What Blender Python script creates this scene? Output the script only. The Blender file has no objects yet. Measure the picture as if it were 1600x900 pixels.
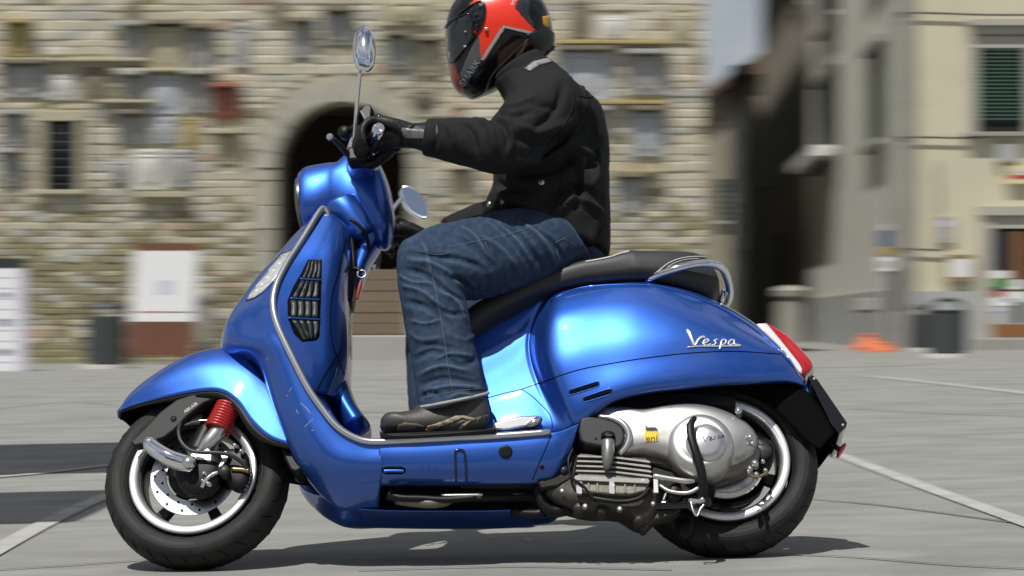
import bpy, bmesh, math, random
import numpy as np
from mathutils import Vector, Matrix, noise as mnoise
from mathutils.bvhtree import BVHTree
R = math.radians
random.seed(7)
rng = np.random.default_rng(11)
scene = bpy.context.scene
COL = scene.collection

# ------------------------------------------------------------------ camera
CAM = Vector((0.0, -6.0, 0.62))
FPX = 3678.0
cd = bpy.data.cameras.new('camera')
cam = bpy.data.objects.new('camera', cd)
COL.objects.link(cam)
cam.location = CAM
cam.rotation_euler = (R(90), 0, 0)
cd.sensor_width = 36.0
cd.lens = FPX / 1600 * 36
cd.shift_y = 50 / 1600
cd.clip_start = 0.1
cd.clip_end = 3000
cd.dof.use_dof = True
cd.dof.focus_distance = 6.03
cd.dof.aperture_fstop = 15.0
cd.dof.aperture_ratio = 0.072
scene.camera = cam

# ------------------------------------------------------------------ light
SUNV = Vector((0.25, 0.42, -1.0)).normalized()       # the way the light travels
SUN_EL = math.asin(-SUNV.z)
SUN_AZ = math.atan2(-SUNV.x, -SUNV.y)                # from +Y towards +X
sd = bpy.data.lights.new('sun', 'SUN')
sd.energy = 4.6
sd.angle = R(0.5)
sd.color = (1.0, 0.965, 0.91)
sun = bpy.data.objects.new('sun', sd)
COL.objects.link(sun)
sun.rotation_euler = SUNV.to_track_quat('-Z', 'Y').to_euler()
sun.location = (-20, -20, 40)
w = bpy.data.worlds.new('World')
scene.world = w
w.use_nodes = True
nt = w.node_tree
bg = nt.nodes['Background']
sky = nt.nodes.new('ShaderNodeTexSky')
sky.sky_type = 'NISHITA'
sky.sun_disc = False
sky.sun_elevation = SUN_EL
sky.sun_rotation = SUN_AZ
sky.altitude = 300; sky.dust_density = 0.4; sky.ozone_density = 2.0
tc = nt.nodes.new('ShaderNodeTexCoord')
mp = nt.nodes.new('ShaderNodeMapping'); mp.inputs['Scale'].default_value = (1.0, 1.0, 2.4); mp.inputs['Location'].default_value = (0.35, 0.1, 0.6)
nz = nt.nodes.new('ShaderNodeTexNoise'); nz.inputs['Scale'].default_value = 2.6; nz.inputs['Detail'].default_value = 7; nz.inputs['Roughness'].default_value = 0.55
rmp = nt.nodes.new('ShaderNodeValToRGB')
rmp.color_ramp.elements[0].position = 0.40; rmp.color_ramp.elements[0].color = (0, 0, 0, 1)
rmp.color_ramp.elements[1].position = 0.60; rmp.color_ramp.elements[1].color = (1, 1, 1, 1)
mx = nt.nodes.new('ShaderNodeMix'); mx.data_type = 'RGBA'
L = nt.links.new
L(tc.outputs['Generated'], mp.inputs['Vector']); L(mp.outputs['Vector'], nz.inputs['Vector'])
L(nz.outputs['Fac'], rmp.inputs['Fac']); L(rmp.outputs['Color'], mx.inputs[0])
L(sky.outputs['Color'], mx.inputs[6]); mx.inputs[7].default_value = (8.6, 8.7, 9.0, 1)
L(mx.outputs[2], bg.inputs['Color'])
bg.inputs['Strength'].default_value = 0.056
vs = scene.view_settings
vs.view_transform = 'Standard'; vs.look = 'None'; vs.exposure = 0.0; vs.gamma = 1.0

# ------------------------------------------------------------------ materials
MATS = {}
def mat(name, base, rough=0.5, metal=0.0, coat=0.0, spec=0.5, var=0.0, vscale=20.0, bump=0.0, bscale=60.0,
        rand=0.0, island=False, trans=0.0, coatr=0.03, stretch=None, sheen=0.0, aniso=0.0, dirt=None, dscale=6.0, damt=0.5):
    m = bpy.data.materials.new(name); m.use_nodes = True
    n = m.node_tree; b = n.nodes['Principled BSDF']; K = n.links.new
    b.inputs['Base Color'].default_value = (*base, 1)
    b.inputs['Roughness'].default_value = rough
    b.inputs['Metallic'].default_value = metal
    b.inputs['Coat Weight'].default_value = coat
    b.inputs['Coat Roughness'].default_value = coatr
    b.inputs['Specular IOR Level'].default_value = spec
    b.inputs['Transmission Weight'].default_value = trans
    b.inputs['Sheen Weight'].default_value = sheen
    t = n.nodes.new('ShaderNodeTexCoord')
    vec = t.outputs['Object']
    if stretch:
        mp = n.nodes.new('ShaderNodeMapping'); mp.inputs['Scale'].default_value = stretch
        K(vec, mp.inputs['Vector']); vec = mp.outputs['Vector']
    col = None
    if var > 0 or rand > 0:
        hsv = n.nodes.new('ShaderNodeHueSaturation'); hsv.inputs['Color'].default_value = (*base, 1)
        add = n.nodes.new('ShaderNodeMath'); add.operation = 'ADD'; add.inputs[0].default_value = 1.0; add.inputs[1].default_value = 0
        if var > 0:
            nz = n.nodes.new('ShaderNodeTexNoise'); nz.inputs['Scale'].default_value = vscale; nz.inputs['Detail'].default_value = 6
            nz.inputs['Roughness'].default_value = 0.6
            K(vec, nz.inputs['Vector'])
            mr = n.nodes.new('ShaderNodeMapRange'); mr.inputs[1].default_value = 0.25; mr.inputs[2].default_value = 0.75
            mr.inputs[3].default_value = -var; mr.inputs[4].default_value = var
            K(nz.outputs['Fac'], mr.inputs[0]); K(mr.outputs[0], add.inputs[1])
        val = add.outputs[0]
        if rand > 0:
            if island:
                oi = n.nodes.new('ShaderNodeNewGeometry'); rr = oi.outputs['Random Per Island']
            else:
                oi = n.nodes.new('ShaderNodeObjectInfo'); rr = oi.outputs['Random']
            m2 = n.nodes.new('ShaderNodeMapRange'); m2.inputs[3].default_value = -rand; m2.inputs[4].default_value = rand
            K(rr, m2.inputs[0])
            a2 = n.nodes.new('ShaderNodeMath'); a2.operation = 'ADD'; K(val, a2.inputs[0]); K(m2.outputs[0], a2.inputs[1]); val = a2.outputs[0]
            wn = n.nodes.new('ShaderNodeTexWhiteNoise'); wn.noise_dimensions = '1D'; K(rr, wn.inputs['W'])
            m3 = n.nodes.new('ShaderNodeMapRange'); m3.inputs[3].default_value = 0.5 - rand * 0.03; m3.inputs[4].default_value = 0.5 + rand * 0.06
            K(wn.outputs['Value'], m3.inputs[0]); K(m3.outputs[0], hsv.inputs['Hue'])
            m4 = n.nodes.new('ShaderNodeMapRange'); m4.inputs[3].default_value = 1 - rand * 1.2; m4.inputs[4].default_value = 1 + rand * 0.8
            K(wn.outputs['Value'], m4.inputs[0]); K(m4.outputs[0], hsv.inputs['Saturation'])
        K(val, hsv.inputs['Value']); col = hsv.outputs['Color']
    if dirt:
        nd = n.nodes.new('ShaderNodeTexNoise'); nd.inputs['Scale'].default_value = dscale; nd.inputs['Detail'].default_value = 8; nd.inputs['Roughness'].default_value = 0.65
        K(t.outputs['Object'], nd.inputs['Vector'])
        rp = n.nodes.new('ShaderNodeMapRange'); rp.inputs[1].default_value = 0.48; rp.inputs[2].default_value = 0.72; rp.inputs[4].default_value = damt
        K(nd.outputs['Fac'], rp.inputs[0])
        mx = n.nodes.new('ShaderNodeMix'); mx.data_type = 'RGBA'
        K(rp.outputs[0], mx.inputs[0])
        if col: K(col, mx.inputs[6])
        else: mx.inputs[6].default_value = (*base, 1)
        mx.inputs[7].default_value = (*dirt, 1); col = mx.outputs[2]
        mr2 = n.nodes.new('ShaderNodeMath'); mr2.operation = 'MULTIPLY_ADD'; mr2.inputs[1].default_value = 0.35; mr2.inputs[2].default_value = rough
        K(rp.outputs[0], mr2.inputs[0]); K(mr2.outputs[0], b.inputs['Roughness'])
    if col: K(col, b.inputs['Base Color'])
    if bump > 0:
        nb = n.nodes.new('ShaderNodeTexNoise'); nb.inputs['Scale'].default_value = bscale; nb.inputs['Detail'].default_value = 4
        K(vec, nb.inputs['Vector'])
        bp = n.nodes.new('ShaderNodeBump'); bp.inputs['Strength'].default_value = bump; bp.inputs['Distance'].default_value = 0.01
        K(nb.outputs['Fac'], bp.inputs['Height']); K(bp.outputs['Normal'], b.inputs['Normal'])
    MATS[name] = m
    return m

# ------------------------------------------------------------------ the scooter's own frame (leaning 25 degrees into a right-hand bend)
GS = 0.0238                                           # the square slopes down to the left
LEAN = R(-25)
M_ROOT = Matrix.Translation((0, 0, 0.005)) @ Matrix.Rotation(-math.atan(GS), 4, 'Y') @ Matrix.Rotation(LEAN, 4, 'X')
I4 = Matrix.Identity(4)
FRAME = I4
def set_frame(S):
    global FRAME
    FRAME = S
def ray_dir(px, py):
    return Vector(((px - 800) / FPX, 1.0, (500 - py) / FPX))
def Lp(px, py, y, F=None):
    """point of the current frame with lateral coordinate y that lies on the sight line through (px, py)"""
    Mi = (M_ROOT @ (F if F is not None else FRAME)).inverted()
    o = Mi @ CAM; d = Mi.to_3x3() @ ray_dir(px, py)
    t = (y - o.y) / d.y
    return o + d * t
def toF(v, F=None):
    return (F if F is not None else FRAME) @ Vector(v)

# ------------------------------------------------------------------ mesh helpers
def tag(o, label=None, cat=None, group=None, kind=None):
    if label: o['label'] = label
    if cat: o['category'] = cat
    if group: o['group'] = group
    if kind: o['kind'] = kind
    return o
def empty(name, label, cat, M=None, group=None):
    o = bpy.data.objects.new(name, None); COL.objects.link(o)
    o.empty_display_size = 0.2
    if M is not None: o.matrix_world = M
    return tag(o, label, cat, group)
def mk(name, V, F, m, parent=None, smooth=True, weld=0.0, recalc=True, frame=True, bevel=0.0, bseg=2, thick=0.0, subs=0, label=None, auto=None):
    V = np.asarray(V, dtype=float).reshape(-1, 3)
    me = bpy.data.meshes.new(name)
    if frame and FRAME is not I4:
        A = np.array(FRAME)
        V = V @ A[:3, :3].T + A[:3, 3]
    me.from_pydata([tuple(v) for v in V], [], [tuple(int(i) for i in f) for f in F])
    if weld > 0 or recalc:
        bm = bmesh.new(); bm.from_mesh(me)
        if weld > 0: bmesh.ops.remove_doubles(bm, verts=bm.verts, dist=weld)
        if recalc: bmesh.ops.recalc_face_normals(bm, faces=bm.faces)
        bm.to_mesh(me); bm.free()
    if smooth:
        me.polygons.foreach_set('use_smooth', [True] * len(me.polygons))
        if auto: me.set_sharp_from_angle(angle=R(auto))
    ms = m if isinstance(m, (list, tuple)) else [m]
    for q in ms: me.materials.append(q)
    o = bpy.data.objects.new(name, me); COL.objects.link(o)
    if parent is not None: o.parent = parent
    if thick:
        k = o.modifiers.new('solid', 'SOLIDIFY'); k.thickness = abs(thick); k.offset = -1 if thick > 0 else 1; k.use_even_offset = False
    if bevel > 0:
        k = o.modifiers.new('bevel', 'BEVEL'); k.width = bevel; k.segments = bseg; k.limit_method = 'ANGLE'; k.angle_limit = R(35)
        k.harden_normals = False
        if smooth and not auto: me.set_sharp_from_angle(angle=R(40))
    if subs:
        k = o.modifiers.new('sub', 'SUBSURF'); k.levels = subs; k.render_levels = subs
    if label: o['label'] = label
    return o
def join(*vfs):
    V = []; F = []; n = 0
    for v, f in vfs:
        v = np.asarray(v, float).reshape(-1, 3)
        V.append(v); F += [tuple(i + n for i in q) for q in f]; n += len(v)
    return np.concatenate(V), F
def mirror(vf):
    v = np.array(vf[0], float).copy(); v[:, 1] *= -1
    return v, [tuple(reversed(f)) for f in vf[1]]
def sym(vf): return join(vf, mirror(vf))
def crs(P, n, closed=False):
    """Catmull-Rom through the rows of P (any trailing shape), n samples"""
    P = np.asarray(P, float); K = len(P)
    if closed:
        t = np.linspace(0, K, n, endpoint=False)
    else:
        t = np.linspace(0, K - 1, n)
    i = np.floor(t).astype(int)
    if not closed: i = np.minimum(i, K - 2)
    u = (t - i).reshape(-1, *([1] * (P.ndim - 1)))
    if closed:
        p0, p1, p2, p3 = P[(i - 1) % K], P[i % K], P[(i + 1) % K], P[(i + 2) % K]
    else:
        a = np.concatenate([2 * P[:1] - P[1:2], P, 2 * P[-1:] - P[-2:-1]])
        p0, p1, p2, p3 = a[i], a[i + 1], a[i + 2], a[i + 3]
    return 0.5 * (2 * p1 + (p2 - p0) * u + (2 * p0 - 5 * p1 + 4 * p2 - p3) * u ** 2 + (3 * p1 - p0 - 3 * p2 + p3) * u ** 3)
def gridfaces(nu, nv, cu=False, cv=False):
    F = []
    for a in range(nu if cu else nu - 1):
        for b in range(nv if cv else nv - 1):
            F.append((a * nv + b, a * nv + (b + 1) % nv, ((a + 1) % nu) * nv + (b + 1) % nv, ((a + 1) % nu) * nv + b))
    return F
def ctrl(rows):
    return np.array([[list(Lp(*p)) for p in r] for r in rows])
def surf(rows, nu=40, nv=20, raw=False):
    A = np.asarray(rows, float) if raw else ctrl(rows)
    A = crs(A, nu)
    A = np.swapaxes(crs(np.swapaxes(A, 0, 1), nv), 0, 1)
    return A.reshape(-1, 3), gridfaces(nu, nv)
def tube(pts, r, n=10, res=None, closed=False, flat=1.0, px=True):
    """round bar along points; r is a number or one radius per point"""
    P = np.array([list(Lp(*p)) for p in pts]) if px else np.array([list(p) for p in pts], float)
    rr = np.full(len(P), r, float) if np.isscalar(r) else np.array(r, float)
    m = res or max(2, (len(P) - 1) * 5 + 1)
    if len(P) > 2 or closed:
        Q = crs(np.c_[P, rr], m, closed)
        P, rr = Q[:, :3], np.maximum(Q[:, 3], 1e-4)
    T = np.gradient(P, axis=0)
    if closed: T = np.roll(P, -1, 0) - np.roll(P, 1, 0)
    T /= np.linalg.norm(T, axis=1, keepdims=True) + 1e-12
    up = np.array([0, 1.0, 0]) if abs(T[0][1]) < 0.9 else np.array([1.0, 0, 0])
    nrm = np.cross(T[0], up); nrm /= np.linalg.norm(nrm)
    V = []
    a = np.linspace(0, 2 * np.pi, n, endpoint=False)
    for k in range(len(P)):
        nrm = nrm - T[k] * np.dot(nrm, T[k]); nrm /= np.linalg.norm(nrm) + 1e-12
        b = np.cross(T[k], nrm)
        V.append(P[k] + rr[k] * (np.cos(a)[:, None] * nrm + flat * np.sin(a)[:, None] * b))
    V = np.concatenate(V)
    F = gridfaces(len(P), n, closed, True)
    if not closed:
        F.append(tuple(range(n))[::-1]); F.append(tuple(range((len(P) - 1) * n, len(P) * n)))
    return V, F
def lathe(prof, c, axis=(0, 1, 0), n=48, ref=(0, 0, 1), a0=0.0, a1=2 * math.pi):
    """prof = [(radius, along axis)], spun about axis through c"""
    ax = np.array(Vector(axis).normalized()); rf = np.array(ref, float); rf = rf - ax * rf.dot(ax); rf /= np.linalg.norm(rf)
    q = np.cross(ax, rf); c = np.array(c, float)
    full = abs(a1 - a0 - 2 * math.pi) < 1e-6
    a = np.linspace(a0, a1, n, endpoint=not full)
    V = []
    for r, h in prof:
        V.append(c + ax * h + r * (np.cos(a)[:, None] * rf + np.sin(a)[:, None] * q))
    return np.concatenate(V), gridfaces(len(prof), n, False, full)
def prism(out, y0, y1):
    """outline in picture points at lateral y0, pulled to y1"""
    A = np.array([list(Lp(x, y, y0)) for x, y in out]); B = A.copy(); B[:, 1] = y1
    n = len(A)
    F = [tuple(range(n)), tuple(range(2 * n - 1, n - 1, -1))]
    for i in range(n): F.append((i, i + n, (i + 1) % n + n, (i + 1) % n))
    return np.concatenate([A, B]), F
def boxv(x0, x1, y0, y1, z0, z1):
    V = [(x, y, z) for x in (x0, x1) for y in (y0, y1) for z in (z0, z1)]
    F = [(0, 1, 3, 2), (4, 6, 7, 5), (0, 4, 5, 1), (2, 3, 7, 6), (0, 2, 6, 4), (1, 5, 7, 3)]
    return np.array(V, float), F
def box_lp(px, py, y, sx, sy, sz):
    c = Lp(px, py, y)
    return boxv(c.x - sx / 2, c.x + sx / 2, c.y - sy / 2, c.y + sy / 2, c.z - sz / 2, c.z + sz / 2)
def pebble(out, yc, W, cen=None, nf=96, nt=33, p=2.0, far=None, res=None):
    """closed puffed shape: side outline in picture points at yc, bulging to W on both sides"""
    A = np.array([list(Lp(x, y, yc)) for x, y in out])
    A = crs(A, nf, True)
    c = A.mean(0) if cen is None else np.array(Lp(cen[0], cen[1], yc))
    V = []
    for k, th in enumerate(np.linspace(-np.pi / 2, np.pi / 2, nt)):
        s = np.sin(th); co = max(0.0, 1 - abs(s) ** p) ** (1 / p)
        Q = c + (A - c) * co
        Q[:, 1] = yc + s * (W if s < 0 or far is None else far)
        V.append(Q)
    V = np.concatenate(V)
    return V, gridfaces(nt, nf, False, True)
def rings(rs, n=40, m=60, p=2.2, caps=True):
    """loft of rings: (front px,py, back px,py, half width, lateral centre)"""
    C = []
    for fx, fy, bx, by, hw, yc in rs:
        f = Lp(fx, fy, yc); b = Lp(bx, by, yc)
        C.append(list(f) + list(b) + [hw])
    C = crs(np.array(C), m)
    a = np.linspace(0, 2 * np.pi, n, endpoint=False)
    ca = np.sign(np.cos(a)) * np.abs(np.cos(a)) ** (2 / p); sa = np.sign(np.sin(a)) * np.abs(np.sin(a)) ** (2 / p)
    V = []
    for q in C:
        f, b, hw = q[:3], q[3:6], q[6]
        c = (f + b) / 2; h = (b - f) / 2
        V.append(c + ca[:, None] * h + sa[:, None] * np.array([0, hw, 0]))
    F = gridfaces(m, n, False, True)
    if caps:
        F.append(tuple(range(n))[::-1]); F.append(tuple(range((m - 1) * n, m * n)))
    return np.concatenate(V), F
def bake(vf):
    A = np.array(FRAME); v = np.asarray(vf[0], float)
    return v @ A[:3, :3].T + A[:3, 3], vf[1]

# sight lines cut with a surface, to draw seams, slots and print on it
MI = M_ROOT.inverted()
ORG = MI @ CAM
def bvh_of(o):
    dg = bpy.context.evaluated_depsgraph_get()
    e = o.evaluated_get(dg); me = e.to_mesh()
    n = len(me.vertices); co = np.empty(n * 3); me.vertices.foreach_get('co', co)
    t = BVHTree.FromPolygons([Vector(v) for v in co.reshape(-1, 3)], [tuple(p.vertices) for p in me.polygons])
    e.to_mesh_clear()
    return t
def hit(bv, px, py):
    d = (MI.to_3x3() @ ray_dir(px, py)).normalized()
    loc, nrm, i, dist = bv.ray_cast(ORG, d)
    if loc is None:
        return None, None
    if nrm.dot(d) > 0: nrm = -nrm
    return loc, nrm
def seam(name, bv, pts, r, m, parent, lift=0.0, n=6, res=None, flat=1.0):
    P = crs(np.array(pts, float), res or (len(pts) - 1) * 8 + 1)
    Q = []
    for x, y in P:
        l, nr = hit(bv, x, y)
        if l is not None: Q.append(l + nr * lift)
    if len(Q) < 3: return None
    sv = FRAME; set_frame(I4)
    Q = Q[::1]
    o = mk(name, *tube(Q, r, n=n, res=len(Q), px=False), m, parent)
    set_frame(sv)
    return o
def patch(name, bv, poly, m, parent, lift=0.002, thick=0.002, step=4.0, label=None, smooth=True):
    """a thin fitted plate on a surface: polygon in picture points, triangulated and laid on by sight line"""
    bm = bmesh.new()
    P = np.array(poly, float)
    x0, y0 = P.min(0); x1, y1 = P.max(0)
    vs = [bm.verts.new((x, y, 0)) for x, y in P]
    f = bm.faces.new(vs)
    k = int(max(x1 - x0, y1 - y0) / step)
    for ax, a, b in ((0, x0, x1), (1, y0, y1)):
        for q in np.arange(a + step, b, step):
            g = bm.verts[:] + bm.edges[:] + bm.faces[:]
            co = (q, 0, 0) if ax == 0 else (0, q, 0); no = (1, 0, 0) if ax == 0 else (0, 1, 0)
            bmesh.ops.bisect_plane(bm, geom=g, plane_co=co, plane_no=no, dist=1e-4)
    V = []; bad = False; last = None
    bm.verts.ensure_lookup_table(); bm.verts.index_update()
    for v in bm.verts:
        l, nr = hit(bv, v.co.x, v.co.y)
        if l is None:
            l, nr = last if last else (Vector((0, 0, 0)), Vector((0, -1, 0)))
        last = (l, nr)
        V.append(l + nr * lift)
    F = [[v.index for v in f.verts] for f in bm.faces]
    bm.free()
    sv = FRAME; set_frame(I4)
    o = mk(name, V, F, m, parent, smooth=smooth, recalc=True)
    # faces look at the camera
    me = o.data
    c = me.polygons[0].center
    if me.polygons[0].normal.dot(ORG - c) < 0: me.flip_normals()
    if thick: 
        kk = o.modifiers.new('solid', 'SOLIDIFY'); kk.thickness = thick + lift; kk.offset = -1
    if label: o['label'] = label
    set_frame(sv)
    return o
def text_mesh(txt, shear=0.0, space=1.0, ext=0.0):
    cu = bpy.data.curves.new('lettering', 'FONT'); cu.body = txt; cu.size = 1.0; cu.shear = shear; cu.space_character = space
    cu.resolution_u = 3
    o = bpy.data.objects.new('lettering', cu); COL.objects.link(o)
    dg = bpy.context.evaluated_depsgraph_get()
    me = bpy.data.meshes.new_from_object(o.evaluated_get(dg))
    V = np.array([list(v.co) for v in me.vertices]); F = [tuple(p.vertices) for p in me.polygons]
    bpy.data.objects.remove(o); bpy.data.curves.remove(cu); bpy.data.meshes.remove(me)
    V[:, :2] -= V[:, :2].min(0)
    return V, F
def text_on(name, bv, txt, p0, p1, h, m, parent, lift=0.0015, shear=0.0, thick=0.0015):
    """lettering laid on a surface: baseline from p0 to p1 in picture points, h = letter height there"""
    V, F = text_mesh(txt, shear)
    wdt, hgt = V[:, 0].max(), V[:, 1].max()
    p0 = np.array(p0, float); p1 = np.array(p1, float)
    u = (p1 - p0) / wdt; nrm = np.array([u[1], -u[0]]); nrm = nrm / np.linalg.norm(nrm) * (h / hgt)
    Q = []
    last = None
    for x, y, z in V:
        q = p0 + u * x + nrm * y
        l, nr = hit(bv, *q)
        if l is None: l, nr = last
        last = (l, nr)
        Q.append(l + nr * lift)
    sv = FRAME; set_frame(I4)
    o = mk(name, Q, F, m, parent, smooth=False, recalc=False)
    me = o.data
    nd = sum(1 if p.normal.dot(ORG - p.center) > 0 else -1 for p in me.polygons)
    if nd < 0: me.flip_normals()
    kk = o.modifiers.new('solid', 'SOLIDIFY'); kk.thickness = thick + lift * 0.9; kk.offset = -1
    set_frame(sv)
    return o
# ================================================================== SETTING
def gz(X, Y):
    t = min(1.0, max(0.0, (Y - 3.0) / 18.0)); t = t * t * (3 - 2 * t)
    return max(-40, min(40, X)) * (GS * (1 - t) + 0.012 * t)
def Wp(px, py, d):
    return Vector(((px - 800) / FPX * d, d - 6.0, 0.62 + (500 - py) / FPX * d))
def gp(px, py):
    d = 10.0
    for k in range(60):
        X = (px - 800) / FPX * d
        d = 0.5 * d + 0.5 * (0.62 - gz(X, d - 6)) * FPX / (py - 500)
    return Vector(((px - 800) / FPX * d, d - 6, gz((px - 800) / FPX * d, d - 6)))
def wbox(px0, px1, py0, py1, d, dep, back=0.0):
    """box whose front face fills the picture rectangle at distance d, proud by dep"""
    a = Wp(px0, py1, d); b = Wp(px1, py0, d)
    return boxv(a.x, b.x, a.y - dep, a.y + back, a.z, b.z)

m_ground = mat('square_paving', (0.222, 0.224, 0.209), rough=0.85, var=0.24, vscale=5.0, bump=0.25, bscale=70, stretch=(0.35, 1.0, 1.0), dirt=(0.160, 0.160, 0.147), dscale=1.3, damt=0.85)
m_paint = mat('worn_road_paint', (0.36, 0.36, 0.34), rough=0.8, var=0.15, vscale=5, dirt=(0.24, 0.24, 0.225), dscale=7, damt=0.8)
xs = np.concatenate([np.linspace(-400, -20, 10), np.linspace(-15, 15, 31), np.linspace(20, 400, 10)])
ys = np.concatenate([np.linspace(-300, -10, 10), np.linspace(-8, 60, 69), np.linspace(70, 700, 12)])
V = [(x, y, gz(x, y)) for x in xs for y in ys]
g = mk('ground', V, gridfaces(len(xs), len(ys)), m_ground, None)
tag(g, 'grey paving of the town square, sloping gently down to the left', None, None, 'structure')
if g.data.polygons[0].normal.z < 0: g.data.flip_normals()
def ground_line(pts, w_, lift=.005, m=m_paint, name='painted_line', label=''):
    P = crs(np.array(pts, float), 30)
    Q = [gp(x, y) for x, y in P]
    V = []
    for i, q in enumerate(Q):
        t = (Q[min(i + 1, len(Q) - 1)] - Q[max(i - 1, 0)]); t.z = 0; t.normalize()
        s = Vector((-t.y, t.x, 0))
        for k in (-1, 1):
            a = q + s * w_ / 2 * k
            V.append((a.x, a.y, gz(a.x, a.y) + lift))
    o = mk(name, V, gridfaces(len(Q), 2), m, None, smooth=False)
    if o.data.polygons[0].normal.z < 0: o.data.flip_normals()
    tag(o, label, None, None, 'structure')
ground_line([(-60, 893), (0, 858), (80, 815), (165, 777), (330, 722)], .075, label='white painted line on the paving left of the front wheel')
ground_line([(1240, 690), (1310, 712), (1450, 764), (1600, 818), (1700, 856)], .07, label='white painted line on the paving behind the rear wheel')
ground_line([(-60, 751), (60, 741), (180, 727), (420, 700)], .07, label='thin pale line across the paving on the left')
ground_line([(1240, 573), (1340, 573), (1470, 569)], .16, label='pale line on the paving near the far building')
ground_line([(1360, 588), (1480, 601), (1620, 617)], .14, label='pale line on the paving right of the scooter')

m_joint = mat('dark_joint', (0.115, 0.108, 0.095), rough=0.95, var=0.3, vscale=9)
for pts, w_ in (([(1200, 777), (1330, 786), (1450, 800), (1620, 823)], .014), ([(1180, 866), (1330, 872), (1480, 884), (1600, 890)], .012), ([(-20, 893), (120, 884), (230, 876)], .012), ([(440, 640), (620, 646), (700, 648)], .02),
                ([(1330, 640), (1450, 646), (1620, 652)], .018), ([(420, 736), (520, 733), (620, 740)], .014), ([(560, 893), (800, 887), (1050, 892)], .012), ([(-20, 640), (100, 630), (190, 634)], .022), ([(460, 590), (640, 594)], .03)):
    ground_line(pts, w_, .004, m_joint, 'paving_joint', 'thin dark joint running across the grey paving')
m_stain = mat('tyre_stain', (0.16, 0.16, 0.15), rough=0.9, var=0.2, vscale=8)
# ------------------------------------------------------------------ stone palace
DW = 38.3
BST = 1.12
st_mats = [mat('stone_beige', (0.475, 0.43, 0.325), rough=0.9, rand=0.078, var=0.12, vscale=7, bump=0.5, bscale=22),
           mat('stone_grey', (0.40, 0.39, 0.34), rough=0.9, rand=0.085, var=0.12, vscale=7, bump=0.5, bscale=22),
           mat('stone_pale', (0.53, 0.495, 0.40), rough=0.9, rand=0.065, var=0.12, vscale=7, bump=0.4, bscale=22),
           mat('stone_mossy', (0.24, 0.215, 0.125), rough=0.95, rand=0.104, var=0.12, vscale=6, bump=0.6, bscale=22),
           mat('stone_rusty', (0.38, 0.28, 0.20), rough=0.9, rand=0.091, var=0.12, vscale=7, bump=0.5, bscale=22)]
st_isl = [mat('rubble_beige', (0.475, 0.43, 0.325), rough=0.9, rand=0.078, island=True, var=0.12, vscale=7, bump=0.5, bscale=22),
          mat('rubble_grey', (0.40, 0.39, 0.34), rough=0.9, rand=0.085, island=True, var=0.12, vscale=7, bump=0.5, bscale=22),
          mat('rubble_pale', (0.53, 0.495, 0.40), rough=0.9, rand=0.065, island=True, var=0.12, vscale=7, bump=0.4, bscale=22),
          mat('rubble_mossy', (0.24, 0.215, 0.125), rough=0.95, rand=0.104, island=True, var=0.12, vscale=6, bump=0.6, bscale=22),
          mat('rubble_rusty', (0.38, 0.28, 0.20), rough=0.9, rand=0.091, island=True, var=0.12, vscale=7, bump=0.5, bscale=22)]
m_mortar = mat('lime_mortar', (0.40, 0.365, 0.26), rough=0.95, var=0.25, vscale=4, bump=0.4, bscale=30)
m_archst = mat('arch_stone', (0.375, 0.36, 0.295), rough=0.85, rand=0.10, var=0.12, vscale=5, bump=0.3, bscale=30)
m_door = mat('old_door_wood', (0.165, 0.125, 0.085), rough=0.7, rand=0.078, var=0.12, vscale=6, stretch=(0.5, 1, 8), bump=0.2, bscale=12)
m_iron = mat('wrought_iron', (0.02, 0.02, 0.022), rough=0.6)
m_dark = mat('dark_interior', (0.012, 0.012, 0.014), rough=0.9)
m_glassd = mat('dark_window_glass', (0.02, 0.022, 0.03), rough=0.12, coat=0.5)
pq = {'beige': mat('relief_beige', (0.42, 0.385, 0.27), rough=0.85, var=0.15, vscale=9, bump=0.4, bscale=25),
      'grey': mat('relief_grey', (0.36, 0.358, 0.34), rough=0.85, var=0.15, vscale=9, bump=0.4, bscale=25),
      'blue': mat('relief_bluegrey', (0.40, 0.415, 0.44), rough=0.8, var=0.15, vscale=9, bump=0.4, bscale=25),
      'white': mat('relief_marble', (0.58, 0.57, 0.52), rough=0.7, var=0.1, vscale=9, bump=0.2, bscale=25),
      'dark': mat('relief_dark', (0.20, 0.175, 0.13), rough=0.9, var=0.25, vscale=9, bump=0.4, bscale=25),
      'ochre': mat('relief_ochre', (0.40, 0.32, 0.15), rough=0.9, var=0.2, vscale=9, bump=0.4, bscale=25),
      'red': mat('relief_terracotta', (0.34, 0.135, 0.085), rough=0.85, var=0.2, vscale=9, bump=0.4, bscale=25)}
pal_o = Wp(350, 560, DW); pal_o.z = 0
PAL = empty('stone_palace', 'old rubble stone palace covered with carved coats of arms, with an arched doorway', 'palace', Matrix.Translation(pal_o))
PINV = Matrix.Translation(-pal_o)
def wmk(name, vf, m, parent=PAL, inv=None, **k):
    A = np.array(inv if inv is not None else PINV)
    v = np.asarray(vf[0], float) @ A[:3, :3].T + A[:3, 3]
    return mk(name, v, vf[1], m, parent, **k)
YW = DW - 6
CX, SPY, RA = 535, 263, 105
cxw = Wp(CX, SPY, DW); rw_ = RA / FPX * DW
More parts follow.
